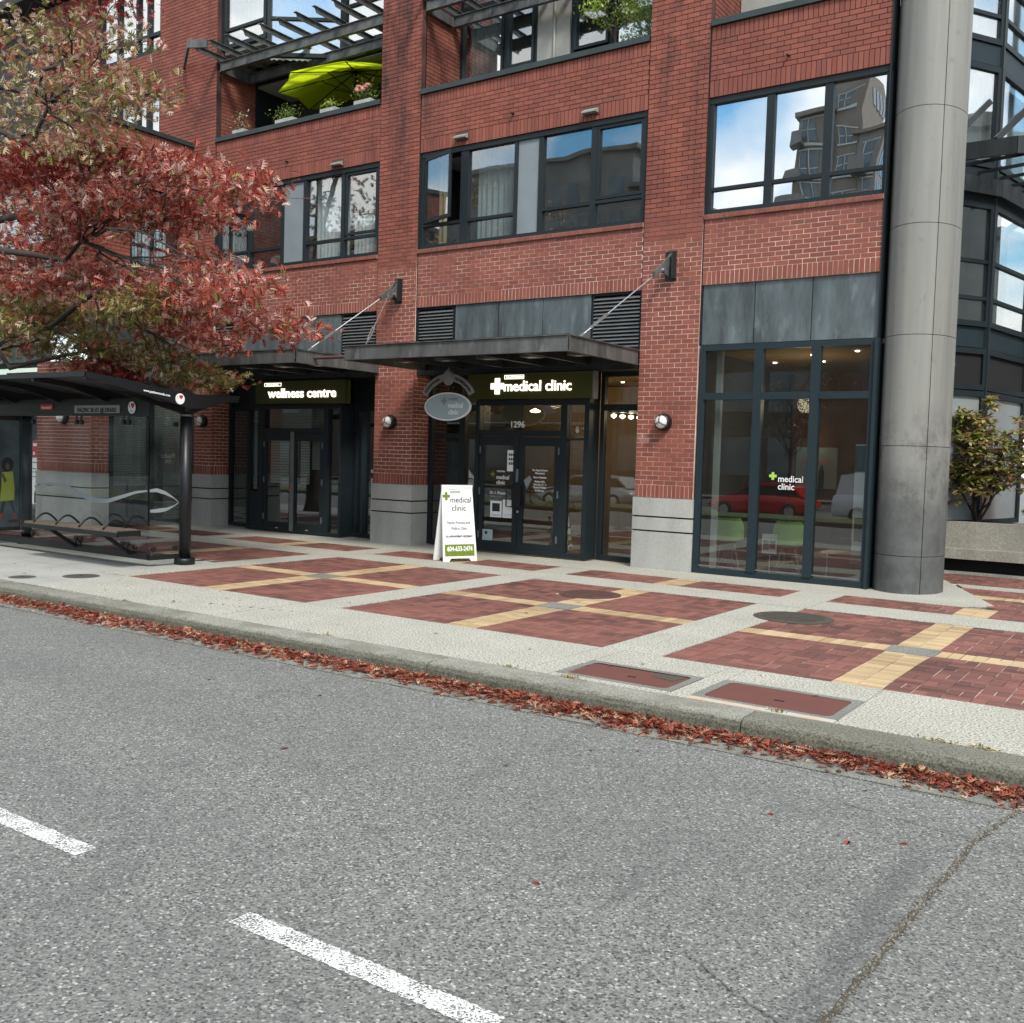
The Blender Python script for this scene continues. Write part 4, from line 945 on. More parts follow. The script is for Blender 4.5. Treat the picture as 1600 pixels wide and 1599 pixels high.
# wellness centre entrance
we = fr(B, -16.36, -13.66, .02, 2.56, VY, VY+.12, .06, 'frame', 'entrance_frame')
MB().box(-16.02, -15.86, VY-.004, VY+.12, .08, 2.50).build('mullion', 'frame', we); MB().box(-14.14, -14.02, VY-.004, VY+.12, .08, 2.50).build('mullion', 'frame', we)
MB().box(-15.86, -14.14, VY-.003, VY+.12, 2.02, 2.11).build('transom', 'frame', we); MB().box(-15.86, -14.14, VY+.06, VY+.068, 2.11, 2.50).build('pane', 'g_shop', we)
MB().box(-14.02, -13.72, VY+.06, VY+.068, .08, 2.5).build('pane', 'g_shop', we); MB().box(-16.30, -16.02, VY+.06, VY+.068, .80, 2.50).build('pane', 'g_shop', we); MB().box(-16.30, -16.02, VY+.02, VY+.09, .08, .80).build('lower_panel', 'frame', we)
e1 = door(-15.855, -15.005, 2.01, VY+.01, 'L', wf=.09); e2 = door(-14.995, -14.145, 2.01, VY+.01, 'R', wf=.09)
MB().box(-15.05, -14.955, VY-.012, VY+.008, .05, 2.04).build('astragal', 'slat', e2)
for k in range(5): MB().lathe((-15.0, VY-.012, .3+k*.38), [(.008, 0), (.008, -.004)], 8, 'y').build('bolt', 'frame', e2)
boxp('pull', 'red_p', e1, -15.10, -15.055, VY-.01, VY+.01, .86, .93)
for (x0, x1, lab) in ((-17.34, -16.37, 'dim recessed pane left of the wellness door'), (-13.65, -12.77, 'recessed pane with white window lettering')):
    g = fr(B, x0, x1, .02, 3.09, 14.40, 14.50, .07, 'frame', 'shopfront'); g['label'] = lab
    MB().box(x0+.07, x1-.07, 14.40, 14.5, 2.47, 2.57).build('transom', 'frame', g); MB().box(x0+.07, x1-.07, 14.445, 14.453, .09, 2.47).build('pane', 'g_shop', g)
    MB().box(x0+.07, x1-.07, 14.44, 14.46, 2.57, 3.02).build('spandrel_panel', 'frame', g)
    if x1 > -13: MB().box(-13.42, -13.36, 14.36, 14.5, .09, 2.47).build('mullion', 'frame_lt', g)
MB().box(-16.35, -16.32, VY+.12, 14.40, .02, 3.09).build('entrance_side', 'frame', B); MB().box(-13.70, -13.665, VY+.12, 14.40, .02, 3.09).build('entrance_side', 'frame', B); MB().box(-16.36, -13.66, VY+.06, 14.40, 2.565, 3.085).build('bulkhead', 'black', B)
blinds(we, -16.28, -16.04, .85, 2.45, VY+.14, 'blind', .06); blinds(we, -15.84, -14.16, 2.12, 2.48, VY+.16, 'blind_t', .03)
blinds(e1, -15.75, -15.1, 1.0, 1.86, VY+.12, 'blind', .055); blinds(e2, -14.88, -14.62, 1.0, 1.86, VY+.12, 'blind', .055); blinds(e2, -14.60, -14.25, 1.3, 1.86, VY+.16, 'blind_t', .03)
text('nutrition &', (-13.22, 14.435, 1.28), .13, 'white', B, width=.62); text('counselling', (-13.22, 14.435, 1.10), .13, 'white', B, width=.55)
# wing side shopfront with blinds (seen through the bus shelter)
g = MB().box(WX-.12, WX-.02, 12.02, 12.12, .03, 3.05).box(WX-.12, WX-.02, 13.85, 13.93, .03, 3.05).box(WX-.12, WX-.02, 12.12, 13.85, .03, .12).box(WX-.12, WX-.02, 12.12, 13.85, 2.97, 3.05).box(WX-.12, WX-.02, 12.95, 13.07, .12, 2.97).build('shopfront', 'frame', B)
MB().box(WX-.075, WX-.067, 12.12, 12.95, .12, 2.97).build('pane', 'g_shop', g); MB().box(WX-.075, WX-.067, 13.07, 13.85, .12, 2.97).build('pane', 'g_shop', g)
mb = MB(); z = .85
while z < 2.9: mb.add([(WX-.17, 12.1, z), (WX-.17, 13.86, z), (WX-.20, 13.86, z+.028), (WX-.20, 12.1, z+.028)], [(0,1,2,3)]); z += .036
tag(mb.build('blind', 'blind_t', g), kind='stuff'); MB().box(WX-1.3, WX-1.25, 12.02, 13.9, 0, 3.1).build('room_wall', 'interior', g)
# wing front shopfront with poster
g = fr(B, -23.5, WX-1.97, .02, 3.36, WY+.08, WY+.2, .1, 'frame', 'shopfront'); MB().box(-23.4, WX-2.07, WY+.13, WY+.138, .12, 3.26).build('pane', 'g_shop', g)
MB().box(-23.4, WX-2.1, WY+1.2, WY+1.25, 0, 3.3).build('room_wall', 'interior', g)
p_ = thing('wall_poster', 'tall red and white poster of a man in black behind the shelter post', 'poster', (-20.16, WY+.07, .4))
boxp('sheet', 'white', p_, -20.30, -20.06, WY+.060, WY+.07, .38, 1.36); boxp('red_header', 'red_p', p_, -20.30, -20.06, WY+.060, WY+.07, 1.365, 1.72)
mb = MB().prism([(-20.22, WY+.058, .40), (-20.08, WY+.058, .40), (-20.08, WY+.058, .60), (-20.12, WY+.058, .68), (-20.18, WY+.058, .68), (-20.22, WY+.058, .6)], (0, -.003, 0)); mb.build('suit_print', 'ink', p_)
MB().lathe((-20.15, WY+.058, .74), [(.04, 0), (.04, -.003)], 14, 'y').build('face_print', 'skin', p_)
for k, (wd, zz) in enumerate(((.2, 1.25), (.14, 1.12), (.16, 1.05), (.12, .95))): boxp('print_line', 'ink', p_, -20.28, -20.28+wd, WY+.056, WY+.059, zz, zz+.015)
for k in range(2): boxp('print_block', 'white', p_, -20.27, -20.20+.08*k, WY+.056, WY+.0595, 1.42+.18*k, 1.48+.18*k)

# ---- interiors at street level
I = MB().box(-6.24, -3.6, 14.1, 19.4, -.02, .005).box(-11.78, -7.27, 14.5, 19.4, -.02, .004).box(-17.3, -12.75, 14.5, 19.4, -.02, .004).build('interior_floor', 'interior_floor', B)
MB().box(-6.26, -3.4, 14.15, 19.4, 3.36, 3.42).build('ceiling', 'wood2', B); MB().box(-17.3, -7.3, 14.46, 19.4, 3.12, 3.2).build('ceiling', 'wood2', B)
MB().box(-6.28, -6.25, 14.16, 19.4, 0, 3.36).build('room_wall', 'interior', B); MB().box(-3.52, -3.42, 14.9, 19.4, 0, 3.36).build('room_wall', 'interior', B)
MB().box(-7.27, -3.42, 18.2, 18.3, 0, 3.36).build('room_wall', 'wood', B)
MB().box(-7.3, -7.27, 14.5, 19.0, 0, 3.1).build('room_wall', 'wood', B); MB().box(-11.7, -7.3, 17.4, 17.5, 0, 3.1).build('room_wall', 'wood2', B); MB().box(-12.7, -11.7, 15.5, 19, 0, 3.1).build('room_wall', 'interior', B); MB().box(-17.3, -12.7, 15.4, 15.5, 0, 3.1).build('room_wall', 'interior', B)
MB().box(-6.07, -5.99, 14.2, 14.28, .01, 3.36).build('room_post', 'curtain_g', B)
for k, (x, y) in enumerate(((-5.75,15.2),(-5.9,16.2),(-4.95,15.2),(-5.1,16.2),(-4.2,14.9),(-4.1,15.6),(-9.9,15.2),(-9.4,15.0),(-8.9,16.5))):
    zc = 3.355 if x > -7 else 3.115
    o = MB().lathe((x, y, zc), [(.032, 0), (.032, -.012), (.02, -.014)], 14).build('downlight', 'led'); tag(o, 'round recessed downlight glowing in the ceiling behind the shop glass', 'light', 'downlights in the clinic ceilings')
for k, (x, w_, h0, h1, bb) in enumerate(((-7.05, .55, 1.3, 2.0, 0), (-5.75, .75, 1.25, 2.0, 1))):
    a = thing('framed_picture', ['plain pale framed picture lit from above at the back wall', 'pale picture of pink flowers in a dark bottle on the back wall'][k], 'picture', (x, 18.15, h0))
    boxp('canvas', 'curtain_g', a, x-w_/2, x+w_/2, 18.14, 18.18, h0, h1)
    if bb:
        MB().tube([(x+.1, 18.13, h0+.02), (x+.1, 18.13, h0+.3), (x+.1, 18.13, h0+.42)], [.05, .05, .02], 10).build('bottle_print', 'ink', a)
        for q in range(6): MB().lathe((x-.22+q*.08, 18.13, h0+.48+.03*(q % 2)), [(.045, 0), (.045, -.005)], 10, 'y').build('petal_print', 'pink', a)
    MB().lathe((x, 17.95, h1+.12), [(.03, 0), (.04, -.03)], 10).build('spot', 'led', a)
def shell_chair(x, y, rz, label):
    c = thing('shell_chair', label, 'chair', (0, 0, 0), 'green shell chairs behind the corner shopfront'); c.location = (x, y, .005); c.rotation_euler = (0, 0, rz)
    n = 12; m = 12; vs = []
    for i in range(n+1):       # profile: seat front -> back top
        t_ = i/n
        if t_ < .45: py, pz = -.22+t_/.45*.36, .44-.03*math.sin(t_/.45*math.pi)
        else: q = (t_-.45)/.55; py, pz = .14+.10*q-.02*math.sin(q*3), .44+.38*q
        hw = .235*(1-.25*max(0, (t_-.75)/.25)**2)*(1-.15*max(0, (.2-t_)/.2)**2)
        for j in range(m+1):
            u = -1+2*j/m; vs.append((hw*u, py-.05*abs(u)**2.5*(1 if t_ > .5 else .1), pz+.07*abs(u)**3*(1 if t_ < .6 else .1)))
    MB().add(vs, [(i*(m+1)+j, i*(m+1)+j+1, (i+1)*(m+1)+j+1, (i+1)*(m+1)+j) for i in range(n) for j in range(m)]).build('shell', 'chair', c, True)
    for sx_ in (-1, 1):
        for (yy) in (-1, 1):
            lg = MB().tube([(sx_*.10, yy*.10+.0, .40), (sx_*.19, yy*.20, .0)], .009, 6); lg.tube([(sx_*.10, yy*.10, .40), (sx_*.05, yy*.05, .22), (sx_*.19, yy*.20, .0)], .008, 6); lg.build('leg', 'wire', c)
    MB().tube([(-.05, -.05, .22), (.05, .05, .22)], .005, 6).tube([(.05, -.05, .22), (-.05, .05, .22)], .005, 6).build('cross_wire', 'wire', c)
shell_chair(-6.0, 14.75, math.radians(200), 'green shell chair behind the left pane of the corner shopfront')
shell_chair(-5.05, 14.8, math.radians(195), 'green shell chair behind the middle pane beside the leaflet stand')
tb = thing('side_table', 'low white side table behind the right pane', 'table', (-4.0, 14.9, 0)); boxp('table_top', 'white', tb, -4.55, -3.75, 14.75, 15.1, .38, .41)
for x in (-4.5, -3.9): MB().tube([(x, 14.9, .38), (x, 14.9, .0)], .012, 8).build('leg', 'white', tb)
ls = thing('leaflet_stand', 'small stand with white leaflet between the two green chairs', 'leaflet stand', (-5.3, 14.6, .3)); boxp('leaflet', 'white', ls, -5.40, -5.17, 14.60, 14.606, .32, .62); boxp('photo_print', 'ink', ls, -5.28, -5.19, 14.594, 14.599, .40, .52); boxp('photo_print', 'teal', ls, -5.38, -5.29, 14.594, 14.599, .38, .52)
MB().tube([(-5.28, 14.62, .3), (-5.28, 14.62, .01)], .008, 6).build('stem', 'white', ls); MB().lathe((-5.28, 14.62, .005), [(.09, 0), (.09, .01)], 14).build('foot', 'white', ls)
bn = thing('roll_up_banner', 'tall white banner standing behind the right pane by the column', 'banner', (-3.72, 14.35, 0)); boxp('sheet', 'white', bn, -3.99, -3.62, 14.30, 14.31, .42, 1.98)
boxp('photo_print', 'teal', bn, -3.99, -3.62, 14.294, 14.299, 1.60, 1.96); boxp('photo_print', 'skin', bn, -3.96, -3.64, 14.294, 14.299, .62, .95); boxp('foot', 'slat', bn, -4.0, -3.6, 14.25, 14.38, .01, .06); boxp('lower_print', 'teal', bn, -3.99, -3.62, 14.294, 14.299, .30, .42)
tl = bpy.data.lights.new('lobby_lamp', 'POINT'); tl.energy = 22; tl.color = (1, .78, .5); tl.shadow_soft_size = .12; lo = bpy.data.objects.new('lobby_lamp', tl); lo.location = (-9.8, 15.6, 2.7); COL.objects.link(lo)
tl2 = tl.copy(); tl2.energy = 14; lo2 = bpy.data.objects.new('lobby_lamp', tl2); lo2.location = (-7.6, 15.6, 2.5); COL.objects.link(lo2)
tl3 = tl.copy(); tl3.energy = 13; lo3 = bpy.data.objects.new('lobby_lamp', tl3); lo3.location = (-5.1, 15.4, 2.6); COL.objects.link(lo3)
pl = thing('pendant_lamp', 'glowing pendant dish seen through the glass over the clinic door', 'lamp', (-10.1, 15.4, 2.6)); MB().lathe((-10.1, 15.4, 2.50), [(.02, .06), (.10, .02), (.08, 0), (.0, -.01)], 16).build('shade', 'led', pl); MB().tube([(-10.1, 15.4, 2.55), (-10.1, 15.4, 3.12)], .008, 6).build('cord', 'black', pl)
tr_ = thing('track_light', 'row of glowing warm bulbs right of the clinic door', 'light', (-8.1, 15.9, 2.4))
for k in range(6): MB().lathe((-8.35+.05*k, 15.2+k*.22, 2.42+.0*k), [(.0, -.04), (.045, -.01), (.045, .02), (.0, .04)], 10).build('bulb', 'led', tr_)
boxp('rail', 'black', tr_, -8.4, -8.0, 15.1, 16.4, 2.48, 2.52)
# window decals
def decal(s, x, z, h, mat='white', w=None, y=None, align='L', par=B, b=.01): text(s, (x, y or YF+.056, z), h, mat, par, width=w, align=align, bold=b, depth=.002)
decal('medical', -4.98, 1.42, .13, w=.36); decal('clinic', -4.98, 1.31, .13, w=.24); cross_mb(MB(), (-5.06, YF+.056, 1.50), .11, .04).build('cross_print', 'chair', B)
VD = VY+.03
cross_mb(MB(), (-10.07, VD, 1.36), .09, .03).build('cross_print', 'green_p', d1); decal('medical', -9.99, 1.28, .10, w=.26, y=VD, par=d1); decal('clinic', -9.99, 1.19, .10, w=.18, y=VD, par=d1); decal('YALETOWN', -9.99, 1.40, .04, w=.17, y=VD, par=d1)
decal('Dr. I. Mussam', -10.12, 1.02, .07, w=.36, y=VD, par=d1); decal('MD BSc CCFP', -10.12, .96, .045, 'sign_s', w=.24, y=VD, par=d1); decal('Family Practice', -10.12, .90, .045, 'sign_s', w=.28, y=VD, par=d1)
for k, (s, w_) in enumerate((('No Appointment', .30), ('Necessary', .19), ('Hours of Operation', .26), ('Monday to Friday', .20), ('Saturday 10 - 3', .25), ('Closed on Holidays', .26), ('See Pharmacy', .18))):
    decal(s, -9.1, 1.44-(k*.05)-(.02 if k > 1 else 0)-(.02 if k > 2 else 0), .05, w=w_, y=VD, align='C', par=d2)
def notice(lb, x0, x1, z0, z1, kind=0, y=None):
    y = y or VD; p = thing('notice', lb, 'notice', ((x0+x1)/2, y, z0), 'notices on the clinic door'); boxp('sheet', 'white' if kind != 2 else 'sign_g', p, x0, x1, y-.006, y-.003, z0, z1)
    if kind == 0:
        for r in range(3):
            for c in range(4 if r < 2 else 3): xx = x0+.03+c*(x1-x0-.05)/4; boxp('icon_print', 'ink', p, xx, xx+.028, y-.0085, y-.0065, z1-.10-r*.075, z1-.055-r*.075)
    elif kind == 1: boxp('photo_print', 'ink', p, x0+.04, x1-.04, y-.0085, y-.0065, z0+.1, z1-.04); boxp('print_line', 'teal', p, x0+.03, x1-.03, y-.0085, y-.0065, z0+.03, z0+.04)
    elif kind == 2: MB().lathe(((x0+x1)/2, y-.0065, z1-.06), [(.03, 0), (.03, -.002)], 14, 'y').build('round_print', 'ink', p)
    else:
        for q in range(2): boxp('print_line', 'teal', p, x0+.02, x1-.02, y-.0085, y-.0065, z0+.03+.03*q, z0+.035+.03*q)
notice('white notice with rows of small dark icons near the top of the left door', -9.77, -9.56, 1.42, 1.78, 0)
notice('pale notice with dark leaf print low in the middle of the left door', -10.10, -9.86, .62, .90, 1)
notice('plain pale notice beside the left door handle', -9.84, -9.62, .62, .93, 3)
notice('grey blue sticker with round emblem low on the left door', -10.31, -10.04, .20, .40, 2)
notice('small white square sticker under the grey blue one', -10.245, -10.135, .09+.0, .19, 3); notice('lowest small white sticker at the foot of the left door', -10.17, -10.08, -.0+.045, .085, 3)
MB().prism([(-9.42, VD-.004, 1.28), (-9.30, VD-.004, 1.36), (-9.26, VD-.004, 1.30), (-9.36, VD-.004, 1.12)], (0, -.002, 0)).build('torn_sticker', 'sign_s', d2)
text('1296', (-9.73, VY+.05, 2.17), .15, 'white', ve, width=.28, bold=.02, depth=.004)

# ------------------------------------------------------------------ signs over the doors
s1 = thing('shop_sign', 'dark olive sign with glowing white lettering over the clinic door', 'sign', (-9.3, VY-.02, 2.64))
boxp('sign_face', 'olive', s1, -10.56, -8.07, VY-.10, VY+.045, 2.645, 3.075); boxp('edge_trim', 'slat', s1, -8.068, -8.045, VY-.11, VY+.045, 2.64, 3.08)
yy = VY-.102; cross_mb(MB(), (-9.93, yy, 2.86), .27, .10, .012).build('cross', 'led_sign', s1)
text('medical clinic', (-9.79, yy, 2.775), .245, 'led_sign', s1, width=1.33, bold=.012, depth=.012)
mb = MB()
for a in ((-9.78,-9.40,2.975,2.983),(-9.78,-9.40,3.035,3.043),(-9.788,-9.78,2.975,3.043),(-9.40,-9.392,2.975,3.043)): mb.box(a[0],a[1],yy-.006,yy,a[2],a[3])
mb.build('border', 'led_sign', s1); text('YALETOWN', (-9.765, yy, 2.988), .052, 'led_sign', s1, width=.35, bold=.02)
s2 = thing('shop_sign', 'dark olive sign with white lettering over the wellness door', 'sign', (-14.7, VY-.02, 2.64))
boxp('sign_face', 'olive', s2, -16.0, -13.49, VY-.10, VY+.045, 2.60, 3.045)
text('wellness centre', (-15.62, yy, 2.72), .255, 'led_sign', s2, width=1.90, bold=.015, depth=.012)
mb = MB()
for a in ((-15.72,-15.25,2.945,2.953),(-15.72,-15.25,3.005,3.013),(-15.728,-15.72,2.945,3.013),(-15.25,-15.242,2.945,3.013)): mb.box(a[0],a[1],yy-.006,yy,a[2],a[3])
mb.build('border', 'led_sign', s2); text('PACIFIC', (-15.67, yy, 2.957), .052, 'led_sign', s2, width=.36, bold=.02)
# hanging oval sign
s3 = thing('hanging_sign', 'grey oval clinic sign on chains under an arched silver banner', 'sign', (-10.24, 13.0, 2.24))
def disc(cx_, cz_, rx, rz, y0, y1, n=40):
    return MB().prism([(cx_+rx*math.cos(2*math.pi*k/n), y0, cz_+rz*math.sin(2*math.pi*k/n)) for k in range(n)], (0, y1-y0, 0))
disc(-10.25, 2.46, .48, .232, 12.985, 13.015).build('oval_rim', 'white', s3); disc(-10.25, 2.46, .455, .208, 12.980, 12.984).build('oval_face', 'sign_g', s3); disc(-10.25, 2.46, .455, .208, 13.016, 13.02).build('oval_face', 'sign_g', s3)
cross_mb(MB(), (-10.31, 12.978, 2.55), .12, .042).build('cross_print', 'sign_s', s3); text('medical', (-10.22, 12.979, 2.44), .12, 'white', s3, width=.30, bold=.02); text('clinic', (-10.22, 12.979, 2.33), .12, 'white', s3, width=.21, bold=.02)
boxp('name_plate', 'sign_s', s3, -10.22, -10.03, 12.976, 12.979, 2.56, 2.60)
arc = []; 
for k in range(17):
    a = math.radians(180-28-(124/16)*k); arc.append((-10.25+.62*math.cos(a), 2.42+.58*math.sin(a)))
inn = [( -10.25+(x+10.25)*.80, 2.42+(z-2.42)*.80) for x, z in arc]
MB().add([(x, 12.99, z) for x, z in arc+inn]+[(x, 13.01, z) for x, z in arc+inn], [(i, i+1, 17+i+1, 17+i) for i in range(16)]+[(34+i, 51+i, 51+i+1, 34+i+1) for i in range(16)]+[(i, 34+i, 34+i+1, i+1) for i in range(16)]+[(17+i, 17+i+1, 51+i+1, 51+i) for i in range(16)]+[(0, 17, 51, 34), (16, 50, 67, 33)]).build('arched_banner', 'sign_s', s3)
disc(-10.25, 2.93, .085, .12, 12.97, 13.03, 24).build('boss', 'sign_s', s3); MB().tube([(-10.25, 13.0, 3.02), (-10.25, 13.0, 3.10)], [.04, .004], 10).build('finial', 'sign_s', s3)
for j, (wd, a0, st) in enumerate((('ROUNDHOUSE', 146, -4.0), ('NEIGHBOURHOOD', 72, -3.15))):
    for k, ch in enumerate(wd):
        a = math.radians(a0+st*k); cx_, cz_ = -10.25+.555*math.cos(a), 2.42+.52*math.sin(a)
        text(ch, (cx_-math.cos(a)*.025, 12.986, cz_-math.sin(a)*.025), .062, 'ink', s3, xd=(math.sin(a), 0, -math.cos(a)), ud=(math.cos(a), 0, math.sin(a)), align='C', bold=.02)
for x, zt in ((-10.56, 2.80), (-10.25, 2.83), (-9.94, 2.80)): MB().tube([(x, 13.0, zt), (x, 13.0, 2.46+.2 if x == -10.25 else 2.62)], .006, 6).build('chain', 'black', s3)
for x in (-10.45, -10.05): MB().tube([(x, 13.0, 2.92), (x, 13.0, 3.14)], .006, 6).build('chain', 'black', s3)

# ------------------------------------------------------------------ canopies with tie rods
def canopy(x0, x1, lab):
    c = thing('entrance_canopy', lab, 'canopy', ((x0+x1)/2, 12.9, 3.14), 'grey steel canopies over the shop entrances')
    y0, y1, z0, z1 = 11.85, 13.93, 3.145, 3.375
    def chan(a, b, outn, nm):     # C channel
        a, b = Vector(a), Vector(b); d = (b-a).normalized(); n = Vector(outn); mb = MB(); L = (b-a).length; m = (a+b)/2
        mb.obox(m+Vector((0,0,(z0+z1)/2)), d, n, (0,0,1), L/2, .008, (z1-z0)/2-.012)
        for zz in (z0+.006, z1-.006): mb.obox(m+n*(.018)*0+Vector((0,0,zz))+n*.0, d, n, (0,0,1), L/2, .035, .006)
        return mb.build(nm, 'steel', c)
    chan((x0, y0, 0), (x1, y0, 0), (0, -1, 0), 'front_beam'); chan((x0, y0+.04, 0), (x0, y1, 0), (-1, 0, 0), 'side_beam'); chan((x1, y0+.04, 0), (x1, y1, 0), (1, 0, 0), 'side_beam')
    boxp('back_beam', 'steel_d', c, x0+.04, x1-.04, y1-.06, y1, z0+.02, z1-.02)
    n = 5
    for k in range(1, n):
        x = x0+(x1-x0)*k/n; MB().prism([(x-.03, y0+.04, z0+.02), (x-.03, y1-.06, z0+.02), (x-.03, y1-.06, z1-.04), (x-.03, y0+.04, z1-.06)], (.06, 0, 0)).build('joist', 'steel_d', c)
    for k in range(n):
        x = x0+(x1-x0)*(k+.5)/n; boxp('lamp_box', 'steel', c, x-.14, x+.14, 12.75, 13.0, z0+.05, z0+.11); MB().lathe((x, 12.87, z0+.045), [(.06, 0), (.06, .004)], 12).build('lamp_lens', 'lamp_glass', c)
    boxp('cross_member', 'steel_d', c, x0+.05, x1-.05, 12.72, 12.80, z0+.11, z1-.06); boxp('deck', 'steel_d', c, x0+.01, x1-.01, y0+.01, y1, z1+.001, z1+.012)
    return c
c2 = canopy(-11.48, -7.27, 'grey steel canopy over the clinic door with the oval sign'); c1 = canopy(-17.2, -12.64, 'grey steel canopy over the wellness centre door behind the oak')
MB().tube([(-12.62, 12.3, 3.26), (-11.50, 12.3, 3.26)], .03, 10).build('link_pipe', 'iron_r', c1)
def tie(p, q, nm, lab):
    p, q = Vector(p), Vector(q); t_ = thing('tie_rod', lab, 'tie rod', p, 'tie rods holding the canopies'); d = q-p
    MB().tube([p+d*.33, q], .010, 8).build('rod', 'wire', t_); MB().tube([p, p+d*.14], .010, 8).build('rod', 'wire', t_)
    a, b = p+d*.14, p+d*.33; dn = d.normalized(); sd = dn.cross(Vector((0, 0, 1))).normalized()*.019
    MB().bar(a+sd, b+sd, .012, .026).bar(a-sd, b-sd, .012, .026).bar(a-dn*.02, a+dn*.03, .05, .026).bar(b-dn*.03, b+dn*.02, .05, .026).build('turnbuckle', 'wire', t_)
    MB().bar(p-dn*.05, p+dn*.05, .05, .02).build('clevis', 'wire', t_)
tie((-7.30, 12.25, 3.40), (-6.86, 13.60, 4.44), 0, 'tie rod from the clinic canopy up to the right pier bracket')
tie((-11.42, 12.25, 3.40), (-12.13, 13.62, 4.52), 1, 'steep tie rod down from the left bracket to the clinic canopy')
tie((-12.66, 12.2, 3.40), (-12.27, 13.60, 4.47), 2, 'slanting tie rod down from the left bracket to the wellness canopy')
def bracket(xc, lab, fins):
    b = thing('rod_bracket', lab, 'bracket', (xc, YF, 4.45), 'steel brackets on the brick piers'); boxp('back_plate', 'steel_d', b, xc-.09, xc+.09, YF-.012, YF-.002, 4.40, 4.84)
    boxp('flange', 'steel_d', b, xc+.06, xc+.09, YF-.12, YF-.012, 4.42, 4.82)
    for (dx, ex) in fins:
        P = [(xc+dx, YF-.012, 4.82), (xc+dx, YF-.012, 4.43), (xc+dx+ex*.5, YF-.22, 4.50), (xc+dx+ex, YF-.40, 4.39), (xc+dx+ex, YF-.44, 4.47), (xc+dx+ex*.6, YF-.25, 4.60)]
        mb = MB().prism(P, (.02, 0, .0)); mb.build('fin', 'steel', b); MB().tube([(xc+dx+ex*.5-.03, YF-.22, 4.53), (xc+dx+ex*.5+.05, YF-.22, 4.53)], .025, 10).build('bolt', 'wire', b)
bracket(-6.77, 'grey steel bracket on the right brick pier', [(0, -.09)]); bracket(-12.20, 'grey steel bracket on the pier between the two shops', [(-.05, -.02), (.03, .06)])
# ------------------------------------------------------------------ wall lamps
def bulkhead(x, z, lab, wx=None):
    l = thing('wall_lamp', lab, 'lamp', (x, YF, z), 'round bulkhead lamps on the brick piers')
    MB().lathe((x, YF-.002, z), [(.13, 0), (.135, -.05), (.12, -.10), (.105, -.12)], 24, 'y').build('housing', 'black', l, True)
    MB().lathe((x, YF-.115, z), [(.10, 0), (.095, -.03), (.07, -.06), (.03, -.078), (0.001, -.08)], 24, 'y').build('lens', 'lamp_glass', l, True)
    for a0 in (90, 210, 330):
        a = math.radians(a0); MB().tube([(x+.108*math.cos(a), YF-.115, z+.108*math.sin(a)), (x+.075*math.cos(a), YF-.185, z+.075*math.sin(a)), (x, YF-.203, z)], .010, 8).build('guard_bar', 'slat', l, True)
bulkhead(-6.78, 2.26, 'round caged lamp on the right brick pier beside the corner shopfront'); bulkhead(-12.30, 2.24, 'round caged lamp on the pier between the two entrances'); bulkhead(-17.62, 2.24, 'round caged lamp behind the bus shelter post')
l = thing('wall_lamp', 'round caged lamp on the wing pier seen under the shelter roof', 'lamp', (-19.2, WY, 2.2), 'round bulkhead lamps on the brick piers'); MB().lathe((-19.0, WY-.002, 2.2), [(.13, 0), (.135, -.05), (.12, -.10)], 24, 'y').build('housing', 'black', l, True); MB().lathe((-19.0, WY-.10, 2.2), [(.10, 0), (.095, -.03), (.05, -.07), (.001, -.08)], 24, 'y').build('lens', 'lamp_glass', l, True)

# ------------------------------------------------------------------ corner column
cl = thing('corner_column', 'tall grey metal clad round column at the building corner', 'column', (-3.15, 14.55, 0))
CX, CY_, CR = -3.235, 14.42, .62
js = [-.03, .50, 1.96, 3.42, 4.86, 6.36, 7.86, 9.36, 12.2]
def cyl_panel(a0, a1, z0, z1):
    n = max(4, int((a1-a0)/6)); out = []; r1, r0 = CR, CR-.02
    for k in range(n+1):
        a = math.radians(a0+(a1-a0)*k/n); out.append((math.sin(a), -math.cos(a)))
    vs = []
    for r_ in (r1, r0):
        for z in (z0, z1): vs += [(CX+r_*s_*.715, CY_+r_*c_, z) for s_, c_ in out]
    m = n+1; fs = []; vs += vs
    for k in range(n): fs += [(k, k+1, m+k+1, m+k), (4*m+k, 6*m+k, 6*m+k+1, 4*m+k+1), (5*m+k, 5*m+k+1, 7*m+k+1, 7*m+k)]
    fs += [(4*m, 5*m, 7*m, 6*m), (4*m+n, 6*m+n, 7*m+n, 5*m+n)]
    MB().add(vs, fs).build('cladding_panel', 'column', cl, True)
M['column'] = column_mat()
for z0, z1 in zip(js[:-1], js[1:]):
    for a0, a1 in ((-88, 36.5), (37.6, 92), (93, 150)): cyl_panel(a0, a1, z0+.004, z1-.004)
MB().lathe((CX, CY_, -.03), [(CR*.715-.03, 0), (CR*.715-.03, 12.2)], 32).build('column_core', 'void', cl)
boxp('edge_strip', 'frame_lt', cl, -3.70, -3.655, YF-.02, YF+.3, 0, 3.42); boxp('edge_strip', 'frame', cl, -3.682, -3.664, YF+.0, YF+.3, 3.43, 12.2)

